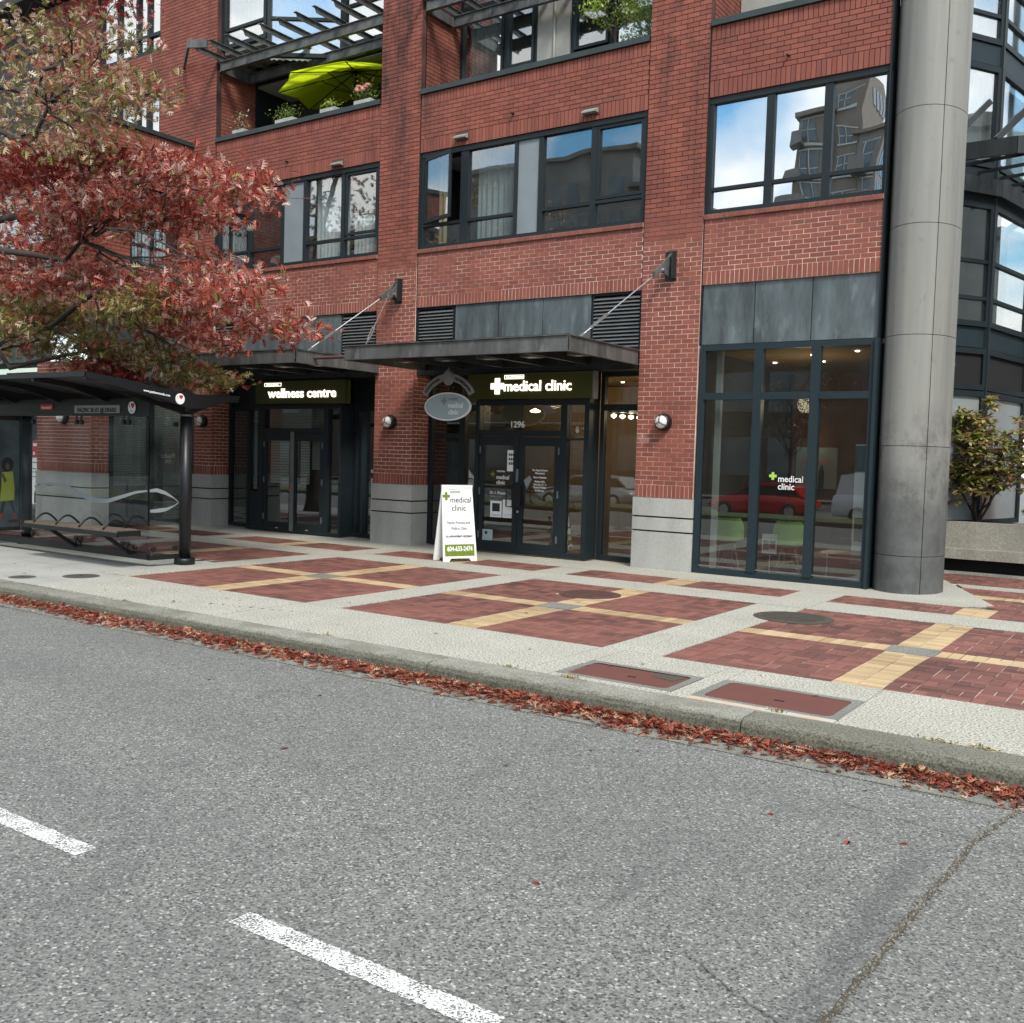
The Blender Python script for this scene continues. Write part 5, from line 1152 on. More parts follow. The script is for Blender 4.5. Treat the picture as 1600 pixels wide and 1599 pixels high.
# ------------------------------------------------------------------ glazed corner tower behind the column
T = thing('glazed_corner_bay', 'dark framed polygonal glass bay right of the round column', 'building', (-3.0, 18.4, 0))
P1 = Vector((-3.05, 18.25)); dA = Vector((.54, .84)); dB = Vector((.18, .98)); P0 = P1-dA*1.5; P2 = P1+dB*1.9
def fac3(p, q, z0, z1, mats, tz, w=.09, curt=None, lab=None):
    return facet((p.x, p.y), (q.x, q.y), z0, z1, mats, tz, T, w, curt, 'frame', 'window', lab)
for (p, q, nm) in ((P0, P1, 'left'), (P1, P2, 'right')):
    fac3(p, q, .75, 2.98, 'frost', [], curt=None, lab='ground floor pane of the glass bay, %s facet' % nm)
    d = (q-p).normalized(); n2 = Vector((d.y, -d.x))
    fac3(p, q, 3.0, 3.68, 'void', [])
    mb = MB().prism([(*(p+n2*.0), 3.70), (*(q+n2*.0), 3.70), (*(q-n2*.1), 3.70), (*(p-n2*.1), 3.70)], (0, 0, .33)); mb.build('spandrel_panel', 'frame_lt', T)
    fac3(p, q, 4.04, 6.05, 'g_mid', [4.50, 5.10], lab='second floor window of the glass bay, %s facet' % nm); 
    mb = MB().prism([(*(p+n2*.02), 6.06), (*(q+n2*.02), 6.06), (*(q-n2*.1), 6.06), (*(p-n2*.1), 6.06)], (0, 0, .55)); mb.build('spandrel_panel', 'frame', T)
    fac3(p, q, 6.62, 8.25, 'g_top', [], curt='curtain', lab='third floor curtained window of the glass bay, %s facet' % nm)
    mb = MB().prism([(*(p+n2*.02), 8.27), (*(q+n2*.02), 8.27), (*(q-n2*.1), 8.27), (*(p-n2*.1), 8.27)], (0, 0, .32)); mb.build('spandrel_panel', 'frame_lt', T)
    fac3(p, q, 8.60, 12.0, 'g_top', [9.05, 9.6], curt='curtain', lab='top window of the glass bay, %s facet' % nm)
MB().prism([(P0.x-.5, P0.y, 0), (P0.x, P0.y+.4, 0), (P1.x-.4, P1.y+.4, 0), (P2.x-.5, P2.y, 0), (P2.x-3, P2.y, 0), (P0.x-1, P2.y, 0)], (0, 0, 12.3)).build('inner_wall', 'interior', T)
for (p, r_) in ((P1, .06), (P2, .06)): MB().box(p.x-.05, p.x+.05, p.y-.05, p.y+.05, .75, 12.2).build('corner_post', 'frame', T)
dC = Vector((.75, .66)); P3 = P2+dC*1.4
fac3(P2, P3, 3.7, 6.3, 'g_mid', [4.3]); fac3(P2, P3, 6.6, 12, 'g_top', [8.3]); MB().box(P2.x, P2.x+2.5, P2.y-.05, P2.y+.05, 3.4, 3.7).build('ledge', 'frame', T)
# sunshade pergola on the right bay
pg = thing('sunshade', 'dark slatted steel sunshade jutting over the glass bay right of the column', 'sunshade', (-2.6, 17.6, 6.6))
zb = 6.5
A0, A1, A2 = Vector((-3.9, 17.0)), Vector((-2.55, 17.0)), Vector((-1.2, 17.6))
for p, q in ((A0, A1), (A1, A2)): MB().bar((*p, zb+.12), (*q, zb+.12), .05, .26).build('outer_beam', 'steel_d', pg)
i0, i1, i2 = P0+Vector((.1, -.12)), P1+Vector((.12, -.08)), P2+Vector((.14, 0))
for p, q in ((i0, i1), (i1, i2)): MB().bar((*p, zb-.22), (*q, zb-.22), .05, .26).build('inner_beam', 'steel_d', pg)
for k in range(7):
    s_ = k/6; y_ = 17.0+s_*3.2; xa = i1.x+(y_-18.25)*.2 if y_ > 18.2 else i1.x-(18.25-y_)*.5
    MB().bar((min(xa, -2.7)-.9, y_+.6, zb+.02), (-.9, y_-.15, zb+.02), .03, .05).build('slat', 'steel_d', pg)
for k in range(4):
    x_ = -3.6+k*.75; MB().bar((x_, 17.0, zb+.24), (x_+.55, 17.5, zb+1.0), .07, .09).build('strut', 'steel_d', pg)

# planter with bench
pw = thing('planter_bench', 'weathered concrete planter wall with floating bench right of the column', 'planter', (0, 17.3, 0))
boxp('planter_wall', 'planter', pw, -3.5, 5, 17.45, 17.65, .30, .83); boxp('bench_slab', 'planter', pw, -3.5, 5, 17.28, 17.75, .24, .405); boxp('recess', 'void', pw, -3.5, 5, 17.5, 17.7, -.02, .24); boxp('soil', 'soil', pw, -3.5, 5, 17.65, 20.0, .3, .74); boxp('plinth', 'planter', pw, -3.5, 5, 17.30, 17.5, -.02, .03)

# ------------------------------------------------------------------ pergolas on the third floor balconies
def pergola(x0, x1, lab):
    p = thing('balcony_pergola', lab, 'pergola', ((x0+x1)/2, 14, 9.6), 'steel pergolas over the third floor balconies')
    for y, za, nm in ((14.0, 9.50, 'front_beam'), (14.78, 9.50, 'rear_beam')):
        m = MB().box(x0+.03, x1-.01, y-.008, y+.008, za+.012, za+.188).box(x0+.03, x1-.01, y-.04, y+.04, za, za+.012).box(x0+.03, x1-.01, y-.04, y+.04, za+.188, za+.20); m.build(nm, 'steel', p)
    boxp('end_beam', 'steel', p, x0+.01, x0+.06, 14.05, 14.74, 9.50, 9.70)
    n = 10
    for k in range(n):
        x = x0+.08+(x1-x0-.2)*k/(n-1)
        P_ = [(x-.006, 13.30, 9.80), (x-.006, 13.36, 9.705), (x-.006, 14.95, 9.705), (x-.006, 14.95, 9.80)]
        mb = MB().prism(P_, (.012, 0, 0)).box(x-.04, x+.04, 13.28, 14.96, 9.80, 9.812); mb.build('slat', 'steel', p)
    return p
p1 = pergola(-17.32, -12.74, 'grey steel pergola with slats above the lime umbrella'); pergola(-11.77, -7.26, 'grey steel pergola cut by the top edge over the middle balcony')
MB().bar((-18.35, 13.9, 9.80), (-17.3, 13.2, 9.80), .05, .16).bar((-17.3, 13.2, 9.80), (-16.9, 13.35, 9.78), .05, .16).build('bracket_arm', 'steel', p1)

# ------------------------------------------------------------------ umbrella and balcony plants
um = thing('umbrella', 'open lime green patio umbrella on the third floor balcony', 'umbrella', (-13.6, 14.55, 7.9))
ux, uy, uz = -14.72, 15.35, 9.50; R_ = 1.55; rim = []
for k in range(8):
    a = math.radians(22.5+45*k+8); rim.append((ux+R_*1.14*math.cos(a), uy+1.42*math.sin(a), uz-.40))
vs = [(ux, uy, uz)]; fs = []
for k in range(8):
    p_, q_ = Vector(rim[k]), Vector(rim[(k+1) % 8]); mid = (p_+q_)/2; mid = Vector((ux+(mid.x-ux)*.94, uy+(mid.y-uy)*.94, mid.z+.05)); vs += [tuple(p_), tuple(mid)]
for k in range(8):
    a, b, c = 1+2*k, 2+2*k, 1+(2*k+2) % 16; fs += [(0, a, b), (0, b, c)]
MB().add(vs, fs).build('canopy', 'umb', um)
for k in range(8):
    MB().tube([(ux, uy, uz-.03), tuple(Vector(rim[k])-Vector((0, 0, .012)))], .011, 6).build('rib', 'black', um)
    MB().tube([(ux, uy, uz-.48), tuple(Vector((ux, uy, uz-.03)).lerp(Vector(rim[k]), .45))], .009, 6).build('stretcher', 'black', um)
MB().tube([(ux, uy, 7.2), (ux, uy, uz)], .022, 8).build('pole', 'black', um); MB().lathe((ux, uy, uz-.52), [(.05, 0), (.05, .06)], 10).build('hub', 'black', um)
def pot_plant(x, y, z, lab, n, spread, hh, mat='leaf_b', flowers=0, leafs=(.03, .07), stems=6):
    p = thing('potted_plant', lab, 'plant', (x, y, z), 'planters on the balcony wall'); boxp('pot', 'base_conc', p, x-spread*.7, x+spread*.7, y-.08, y+.08, z, z+.07)
    c = np.array([[x+RS.normal(0, spread*.45), y+RS.normal(0, .08), z+.12+abs(RS.normal(0, hh*.45))] for _ in range(n)]); tag(leaf_obj('foliage', c, leafs, OVAL, mat, p, tilt=.7), kind='stuff')
    mb = MB()
    for _ in range(stems):
        dx = random.uniform(-spread, spread)*.6; mb.tube([(x+dx*.3, y, z+.1), (x+dx, y+random.uniform(-.05, .05), z+.12+hh*random.uniform(.5, 1))], .005, 5)
    mb.build('stem', 'bark', p)
    for _ in range(flowers):
        fx, fz = x+random.uniform(-spread, spread)*.6, z+hh*random.uniform(.8, 1.15); MB().tube([(x, y, z+.15), (fx, y-.05, fz)], .004, 5).build('stem', 'bark', p)
        MB().lathe((fx, y-.06, fz), [(.0, -.035), (.05, -.01), (.06, .02), (.0, .04)], 9).build('flower', 'pink', p)
pot_plant(-16.65, 14.02, 8.145, 'straggly yellow green potted plant at the left end of the balcony wall', 90, .25, .40, 'leaf_p', 0, (.04, .09), 9)
pot_plant(-15.3, 14.02, 8.145, 'low bushy green plant in the middle of the balcony wall', 260, .35, .24, 'leaf_b', 0, (.03, .06))
pot_plant(-14.1, 14.02, 8.145, 'small yellow green plant under the umbrella edge', 120, .28, .14, 'leaf_lime', 0, (.02, .05))
pot_plant(-13.2, 14.02, 8.145, 'pink flowering geranium box in front of the lime umbrella', 300, .30, .30, 'leaf_b', 7, (.03, .06))

# ------------------------------------------------------------------ trees
def limb(mb, p, q, r0, r1, sag=.0, jit=.12, n=6):
    p, q = Vector(p), Vector(q); L = (q-p).length; pts = []; rr_ = []
    for k in range(n+1):
        t_ = k/n; v = p.lerp(q, t_)+Vector((0, 0, math.sin(t_*math.pi)*sag*L))
        if 0 < k < n: v += Vector((random.gauss(0, jit), random.gauss(0, jit), random.gauss(0, jit)))*L*.12
        pts.append(v); rr_.append(r0+(r1-r0)*t_)
    mb.tube(pts, rr_, 7); return pts
CL = [('R',-10.39,8.8,5.1),('R',-12.98,10.55,5.71),('R',-11.37,8.76,5.39),('R',-12.35,8.97,5.66),('R',-14.39,9.85,6.11),('R',-15.9,10.27,6.28),('R',-12.16,9.6,5.02),('R',-12.24,9.0,5.08),('R',-12.86,8.71,5.09),('R',-13.34,8.42,5.08),('R',-17.55,10.19,5.97),('R',-17.16,9.39,5.63),('R',-10.53,8.63,3.94),('R',-13.7,10.58,4.78),('R',-12.44,8.94,4.87),('R',-15.3,9.32,4.9),('R',-15.86,9.0,4.69),('R',-18.3,9.9,4.83),('R',-11.22,9.77,3.55),('R',-10.68,9.82,3.38),('R',-11.01,8.92,3.64),('R',-11.82,8.97,3.88),('R',-12.57,8.88,4.01),('R',-14.05,9.08,4.25),('R',-14.09,8.59,4.17),('R',-15.06,8.65,4.16),('R',-13.48,10.8,3.4),('R',-14.21,10.79,3.64),('D',-14.7,9.92,2.86),('R',-16.57,10.6,3.04),('R',-12.31,10.3,5.57),('R',-13.89,8.26,4.83),('R',-18.04,9.76,5.36),('R',-9.66,8.2,3.61),('R',-12.27,9.59,3.64),('R',-15.18,9.93,5.32),('R',-19.61,10.86,6.73),('R',-14.62,8.9,5.53),('G',-15.1,10.37,3.79),('G',-14.74,10.55,3.37),('G',-13.27,9.9,2.99),('G',-14.06,10.88,2.85),('G',-12.82,9.28,3.72),('G',-17.05,10.4,4.02),('G',-17.05,9.68,3.81),('G',-17.68,10.28,3.45),('G',-14.69,9.51,3.3),('G',-15.12,8.28,3.43),('G',-12.15,8.43,3.65),('G',-12.73,10.15,2.75),('G',-17.3,10.81,3.73),('G',-14.77,9.91,3.15),('G',-18.78,10.4,4.36),('G',-16.54,9.73,4.01),('P',-17.74,9.94,9.19),('P',-17.34,10.24,8.76),('P',-14.06,7.78,6.97),('P',-13.11,7.61,6.48),('P',-16.07,9.89,8.12),('P',-12.8,8.07,6.36),('P',-12.32,8.23,6.45),('P',-12.3,8.56,6.68),('P',-14.93,8.98,6.67),('P',-18.2,10.32,7.7),('P',-12.15,7.84,6.54),('P',-12.64,8.54,7.3),('P',-12.28,8.65,6.49),('P',-16.09,10.38,7.2),('P',-12.83,7.54,5.62),('P',-12.42,7.83,5.55),('P',-17.93,10.05,6.89),('P',-16.16,8.84,6.72),('P',-11.6,7.8,6.1),('P',-14.37,8.73,8.1),('P',-18.32,9.9,8.96),('P',-12.22,8.07,6.17),('P',-15.8,9.61,7.4),('P',-14.96,8.58,7.8),('P',-19.16,10.36,8.23),('P',-16.38,10.2,8.66),('P',-15.4,9.48,6.68),('D',-16.61,10.4,9.22),('D',-14.65,9.78,8.7),('D',-15.43,9.6,7.95),('D',-13.35,7.75,5.49),('D',-15.88,8.85,5.98),('D',-13.31,8.59,5.75)]
TX, TY = -20.3, 8.3
def crown(tree, cl_, per, size, rad, mats, prox=None):
    pts = {k: [] for k in mats}
    for (k, x, y, z) in cl_:
        n = int(per*random.uniform(.8, 1.2)); dirx, diry = x-TX, y-TY; L = math.hypot(dirx, diry) or 1; dirx, diry = dirx/L, diry/L
        for _ in range(n):
            a, b, c = RS.normal(0, 1, 3); a = max(-1.8, min(1.8, a)); b = max(-1.8, min(1.8, b)); c = max(-1.8, min(1.8, c))
            px = x+dirx*a*rad-diry*b*rad*.75; py = y+diry*a*rad+dirx*b*rad*.75; pz = z+c*rad*.30-.12*abs(a)*rad
            if pz < 2.62: pz = 2.62+RS.uniform(0, .1)
            if py > 11.2: py = 11.2-RS.uniform(0, .4)
            kk = k
            r_ = random.random()
            if k == 'R' and r_ < .07: kk = 'P'
            if k == 'R' and r_ > .985: kk = 'G'
            if k == 'P' and r_ < .22: kk = 'G'
            if k == 'P' and r_ > .93: kk = 'R'
            if k == 'G' and r_ < .07: kk = 'R'
            if k == 'G' and r_ > .93: kk = 'P'
            pts[kk].append((px, py, pz))
    for k, m in mats.items():
        if pts[k]: o = leaf_obj('crown', np.array(pts[k]), size, OAK, m, tree, tilt=.75); tag(o, kind='stuff')
tree = thing('oak_tree', 'oak with red and bronze autumn leaves hanging over the bus shelter', 'tree', (TX, TY, 0))
mb = MB(); mb.tube([(TX, TY, -.02), (TX, TY, .3), (TX+.05, TY, 3.0), (TX+.1, TY+.1, 6.5), (TX, TY, 10.5)], [.32, .24, .21, .15, .05], 12); mb.build('trunk', 'bark', tree, True)
mains = {}
anch = [((-14.3, 9.6, 3.9), 2.6), ((-14.0, 8.8, 4.7), 3.3), ((-14.5, 9.9, 5.6), 4.2), ((-14.2, 8.4, 6.6), 5.2), ((-15.0, 9.3, 7.7), 6.2), ((-17.2, 10.2, 8.6), 7.2), ((-16.2, 10.3, 3.3), 2.4)]
lpts = []
for (q, h) in anch:
    m = MB(); pts = limb(m, (TX+.05, TY, h), q, .10, .028, .03, .35, 8); m.build('limb', 'bark', tree, True); lpts += [(p, .03) for p in pts[2:]]
for ci, (k, x, y, z) in enumerate(CL):
    c = Vector((x, y, z)); best = min(lpts, key=lambda a: (a[0]-c).length+max(0, (a[0].x-c.x))*3)[0]
    m = MB(); pts = limb(m, best, c, .020, .006, .03, .28, 6)
    for _ in range(9):
        s0 = pts[random.randrange(2, len(pts))]; e = c+Vector((random.gauss(0, .42), random.gauss(0, .35), random.gauss(0, .16))); limb(m, s0, e, .005, .0018, 0, .25, 3)
    m.build('branch', 'bark', tree)
crown(tree, [q for q in CL if q[0] != 'P' and q[3] < 7.4], 225, (.10, .165), .34, {'R': 'leaf_r', 'G': 'leaf_g', 'P': 'leaf_p', 'D': 'leaf_d'})
crown(tree, [q for q in CL if q[0] == 'P' or q[3] >= 7.4], 88, (.085, .145), .34, {'R': 'leaf_r', 'G': 'leaf_g', 'P': 'leaf_p', 'D': 'leaf_d'})
off = [(random.choice('RGP'), TX+random.uniform(-3, 1.2), TY+random.uniform(-2.5, 2.5), random.uniform(3.6, 10)) for _ in range(26)]
crown(tree, off, 90, (.14, .22), .75, {'R': 'leaf_r', 'G': 'leaf_g', 'P': 'leaf_p'})
# green tree far left behind the wing
def small_tree(x, y, z0, h, r, lab, mat, n, nm='street_tree', size=(.08, .14), tm=OVAL, tr=.08, cat='tree', blobs=16, flat_=.7, group=None, zc=None):
    tX = thing(nm, lab, cat, (x, y, z0), group); mb = MB(); zc = zc if zc is not None else z0+h*.65
    mb.tube([(x, y, z0-.02), (x+.03, y, z0+(zc-z0)*.5), (x, y, zc)], [tr, tr*.7, tr*.45], 8); mb.build('trunk', 'bark', tX, True)
    mb = MB(); C = []
    for _ in range(blobs):
        a, rr_ = random.uniform(0, 6.28), r*math.sqrt(random.random())*.85; c = Vector((x+rr_*math.cos(a), y+rr_*math.sin(a)*flat_, zc+random.uniform(-.35, .5)*h*.6)); limb(mb, (x, y, z0+(zc-z0)*random.uniform(.4, 1)), c, tr*.3, tr*.08, .02, .4, 5)
        for _ in range(n//blobs): C.append((c.x+RS.normal(0, r*.2), c.y+RS.normal(0, r*.2)*flat_, c.z+RS.normal(0, r*.13)))
    mb.build('branch', 'bark', tX); tag(leaf_obj('crown', np.array(C), size, tm, mat, tX, tilt=.8), kind='stuff'); return tX
small_tree(-26.5, 10.6, 0, 6, 2.6, 'bright green tree far left behind the bus shelter roof', 'leaf_b', 5200, size=(.12, .2), tr=.14, blobs=24, zc=4.0)
small_tree(-8.2, 14.5, 8.0, 1.6, .62, 'lime green shrub tree on the middle balcony', 'leaf_lime', 1900, 'balcony_tree', (.04, .075), OVAL, .025, 'shrub', 24, .6, zc=9.15)

# whorled shrubs in the planter
def shrub(x, y, z0, pts, lab, mat, mat2):
    s = thing('planter_shrub', lab, 'shrub', (x, y, z0), 'shrubs in the concrete planter'); mb = MB(); P = []; YW = []; PT = []
    base_ = Vector((x, y, z0))
    for (cx_, cy_, cz_, r_, nw) in pts:
        c = Vector((cx_, cy_, cz_)); pp = limb(mb, base_, c, .022, .008, .05, .5, 6)
        for _ in range(int(nw*2.2)):
            w = c+Vector((RS.normal(0, r_*.5), RS.normal(0, r_*.4), RS.normal(0, r_*.42))); limb(mb, pp[random.randrange(3, 7)], w, .005, .0025, 0, .3, 3)
            for q in range(random.randint(9, 13)): P.append(tuple(w)); YW.append(random.uniform(0, 6.28)); PT.append(random.uniform(-.55, .7))
    mb.build('stem', 'bark', s); P = np.array(P); YW = np.array(YW); PT = np.array(PT); k = np.arange(len(P)) % 3 == 0
    tag(leaf_obj('foliage', P[~k], (.10, .16), OVAL, mat, s, yaw=YW[~k], pitch=PT[~k], tilt=.3), kind='stuff'); tag(leaf_obj('foliage', P[k], (.10, .16), OVAL, mat2, s, yaw=YW[k], pitch=PT[k], tilt=.3), kind='stuff')
shrub(-3.0, 18.0, .74, [(-3.05,17.75,2.25,.42,24),(-2.75,17.7,1.75,.42,26),(-3.25,17.75,1.65,.36,22),(-2.55,17.65,2.05,.36,20),(-3.0,17.7,1.45,.34,18),(-3.2,17.8,2.5,.25,10),(-2.85,17.75,2.75,.12,3),(-2.35,17.65,1.7,.25,8)], 'yellow green whorled shrub in the planter against the column', 'leaf_s', 'leaf_sp')
shrub(-1.9, 18.2, .74, [(-2.15,17.9,2.35,.36,20),(-2.0,17.8,1.85,.34,20),(-1.8,17.9,2.2,.34,18),(-2.05,17.8,1.5,.25,10),(-1.75,17.7,2.6,.25,8)], 'pinkish green shrub at the right edge of the planter', 'leaf_sp', 'leaf_s')
shrub(-2.0, 17.9, .74, [(-2.0,17.8,.92,.2,10),(-1.6,17.8,.9,.2,10)], 'low green plant at the foot of the pinkish shrub', 'leaf_s', 'leaf_s')

# ------------------------------------------------------------------ sandwich board
sb = thing('sandwich_board', 'white folding clinic sandwich board with olive phone number strip', 'sign', (0, 0, 0))
HB, WB, SPR = 1.19, .60, .36; LN = math.hypot(HB, SPR/2); nf = Vector((0, -HB, SPR/2)).normalized()   # front leaf outward normal (local -y)
upf = Vector((0, SPR/2, HB)).normalized()
def lf(u, w, d=0, sgn=1): # point on a leaf: u along width, w up the slope
    p = Vector((u, 0, 0))+Vector((0, upf.y, upf.z))*w+nf*d
    if sgn < 0: p = Vector((p.x, SPR-p.y, p.z))
    return p
for sgn, nm in ((1, 'front_leaf'), (-1, 'rear_leaf')):
    poly = [(0,0),(.10,0),(.14,.05),(WB-.14,.05),(WB-.10,0),(WB,0),(WB-.03,LN),(.03,LN)]
    P = [lf(u, w, 0, sgn) for u, w in poly]; n_ = nf if sgn > 0 else Vector((0, -nf.y, nf.z)); MB().prism(P, -n_*.022).build(nm, 'white', sb)
MB().box(.03, WB-.03, SPR/2-.02, SPR/2+.02, HB-.012, HB+.004).build('hinge', 'white', sb)
def pl_(u0, u1, w0, w1, mat, nm, d=.003):
    MB().prism([lf(u0, w0, d), lf(u1, w0, d), lf(u1, w1, d), lf(u0, w1, d)], -nf*.0025).build(nm, mat, sb)
pl_(.035, WB-.04, .085, .27, 'green_p', 'green_strip')
def tx(s, u, w, size, width, mat='ink', align='C', b=0.0): text(s, lf(u, w, .004), size, mat, sb, xd=(1, 0, 0), ud=tuple(upf), width=width, align=align, bold=b, depth=.0015)
tx('604-633-2474', .30, .165, .105, .45, 'white', b=.03); tx('medical', .17, .93, .13, .37, align='L'); tx('clinic', .19, .80, .13, .25, align='L')
tx('YALETOWN', .16, 1.08, .045, .18, 'teal', 'L', .02); tx('Family Practice and', .30, .59, .065, .40); tx('Walk-in Clinic', .30, .50, .065, .28); tx('NO APPOINTMENT NECESSARY', .30, .38, .045, .48, b=.02)
pl_(.06, WB-.07, .715, .719, 'ink', 'rule'); 
for a in ((.145,.35,1.062,1.065),(.145,.35,1.128,1.131),(.145,.148,1.065,1.128),(.347,.35,1.065,1.128)): pl_(*a, 'sign_s', 'border')
cc_ = lf(.10, 1.03, .0035); a, b = .065, .022; pts = [(-b,-a),(b,-a),(b,-b),(a,-b),(a,b),(b,b),(b,a),(-b,a),(-b,b),(-a,b),(-a,-b),(-b,-b)]
MB().prism([cc_+Vector((x, 0, 0))+upf*y for x, y in pts], -nf*.0025).build('cross_print', 'green_p', sb)
sb.location = (-9.60, 12.17, .003); sb.rotation_euler = (0, 0, math.radians(66))

# ------------------------------------------------------------------ bus shelter
bs = thing('bus_shelter', 'black steel and glass bus shelter with advertising panel at the left edge', 'bus shelter', (-13.9, 8.8, 0))
for x in (-11.85, -15.95):
    MB().tube([(x, 9.08, .0), (x, 9.08, 2.10)], .082, 20).build('post', 'black', bs, True); MB().lathe((x, 9.08, -.005), [(.145, 0), (.145, .085), (.13, .10), (.085, .10)], 24).build('post_foot', 'black', bs, True)
    MB().tube([(x, 9.08, 2.10), (x, 9.08, 2.13)], .086, 20).build('collar', 'slat', bs, True); MB().tube([(x, 9.08, 2.1), (x, 9.08, 2.36)], .05, 14).build('post_neck', 'black', bs, True)
    MB().prism([(x-.012, 8.0, 2.36), (x-.012, 9.05, 2.12), (x-.012, 9.12, 2.12), (x-.012, 9.82, 2.38), (x-.012, 9.05, 2.30)], (.024, 0, 0)).build('gusset', 'black', bs)
prof = [(7.38, 2.565), (7.9, 2.52), (8.5, 2.44), (9.08, 2.395), (9.5, 2.405), (9.82, 2.42)]
X0, X1 = -17.6, -11.62
vs = [(x, y, z) for x in (X0, X1) for y, z in prof]+[(x, y, z-.012) for x in (X0, X1) for y, z in prof]; n_ = len(prof)
fs = [(i, i+1, n_+i+1, n_+i) for i in range(n_-1)]+[(2*n_+i, 3*n_+i, 3*n_+i+1, 2*n_+i+1) for i in range(n_-1)]+[(i, 2*n_+i, 2*n_+i+1, i+1) for i in range(n_-1)]+[(n_+i, n_+i+1, 3*n_+i+1, 3*n_+i) for i in range(n_-1)]+[(0, n_, 3*n_, 2*n_)]
M['roof'] = flat('smoked_roof_panel', (.03, .035, .038), .35); MB().add(vs, fs).build('roof_panel', 'roof', bs)
for x in np.linspace(X0+.03, X1-.03, 6):
    dpt = .16 if abs(x-(X1-.03)) > .01 else .15
    poly = [(x-.03, y, z-.014) for y, z in prof]+[(x-.03, y, z-.014-dpt*(1 if 8.2 < y < 9.2 else .45)) for y, z in prof[::-1]]
    MB().prism(poly, (.06, 0, 0)).build('roof_rib', 'black', bs)
boxp('front_edge', 'black', bs, X0, X1, 7.36, 7.40, 2.52, 2.58); boxp('rear_beam', 'black', bs, -15.95, -11.85, 8.47, 8.53, 2.075, 2.32); boxp('low_beam', 'black', bs, -15.95, -11.88, 8.46, 8.54, .10, .20)
boxp('end_foot', 'black', bs, -11.91, -11.85, 8.50, 9.05, .09, .15)
for a, b in ((-15.8, -14.75), (-14.73, -13.50), (-13.48, -12.38), (-12.36, -11.90)): MB().box(a, b, 8.495, 8.505, .27, 2.04).build('glass_panel', 'g_clear', bs)
MB().box(-11.885, -11.875, 8.52, 8.98, .17, 2.06).build('glass_panel', 'g_clear', bs)
for x in (-14.70, -13.55, -13.43, -12.42, -12.30):
    MB().tube([(x, 8.47, 2.08), (x, 8.46, 2.0)], .014, 8).tube([(x+.0, 8.49, 1.985), (x+.0, 8.45, 1.985)], .035, 12).build('glass_clip', 'black', bs); MB().tube([(x, 8.47, .19), (x, 8.46, .28)], .014, 8).tube([(x, 8.49, .29), (x, 8.45, .29)], .035, 12).build('glass_clip', 'black', bs)
for (y, z) in ((8.58, .24), (8.93, .24), (8.93, 1.98)): MB().tube([(-11.9, y, z), (-11.86, y, z)], .035, 12).build('glass_clip', 'black', bs)
# etched wave band on the glass
WZ = [1.0,1.06,1.02,.91,.86,.87,.95,1.02,1.05]; vs = []; n = 60
for k in range(n+1):
    x = -14.7+2.8*k/n; t_ = k/n; zc = float(np.interp(x, [-14.7,-14.3,-13.8,-13.4,-13.05,-12.8,-12.45,-12.15,-11.9], WZ)); w_ = .012+.022*abs(math.sin(t_*math.pi*1.0)); vs += [(x, 8.492, zc-w_), (x, 8.492, zc+w_)]
MB().add(vs, [(2*i, 2*i+2, 2*i+3, 2*i+1) for i in range(n)]).build('etched_wave', 'etch', bs)
for PY, PZ in (([8.51,8.62,8.76,8.90,8.98],[1.05,1.06,1.02,.95,.89]), ([8.52,8.65,8.79,8.92,8.98],[.77,.775,.79,.84,.88])):
    vs = []; n = 20
    for k in range(n+1):
        y = PY[0]+(PY[-1]-PY[0])*k/n; z_ = float(np.interp(y, PY, PZ)); w_ = .008+.020*math.sin(math.pi*min(1, k/n+.15)); vs += [(-11.872, y, z_-w_), (-11.872, y, z_+w_)]
    MB().add(vs, [(2*i, 2*i+2, 2*i+3, 2*i+1) for i in range(n)]).build('etched_wave', 'etch', bs)
# bench
bn = thing('shelter_bench', 'backless slatted bench with black hoop armrests inside the bus shelter', 'bench', (-12.95, 8.2, 0))
for k in range(4):
    xa = -14.05+k*.56
    for j in range(3): boxp('seat_slat', 'bench_w', bn, xa+.01, xa+.55, 7.96+j*.12, 8.06+j*.12, .50, .53)
for k in range(4):
    x = -13.78+k*.56; pts = [(x, 7.95+.36*i/10, .53+.12*math.sin(math.pi*i/10)) for i in range(11)]; MB().tube(pts, .015, 8).build('armrest', 'black', bn, True)
boxp('seat_frame', 'black', bn, -14.07, -11.79, 7.95, 7.99, .44, .50); boxp('seat_frame', 'black', bn, -14.07, -11.79, 8.28, 8.32, .44, .50); boxp('end_rail', 'black', bn, -11.80, -11.76, 7.97, 8.30, .45, .52)
for x in (-13.5, -12.2): MB().bar((x, 8.02, .45), (x, 8.44, .17), .05, .05).bar((x, 7.96, .45), (x, 8.30, .45), .05, .05).build('support', 'black', bn); MB().tube([(x+.12, 8.45, .26), (x+.12, 8.41, .26)], .03, 10).build('bolt', 'black', bn)
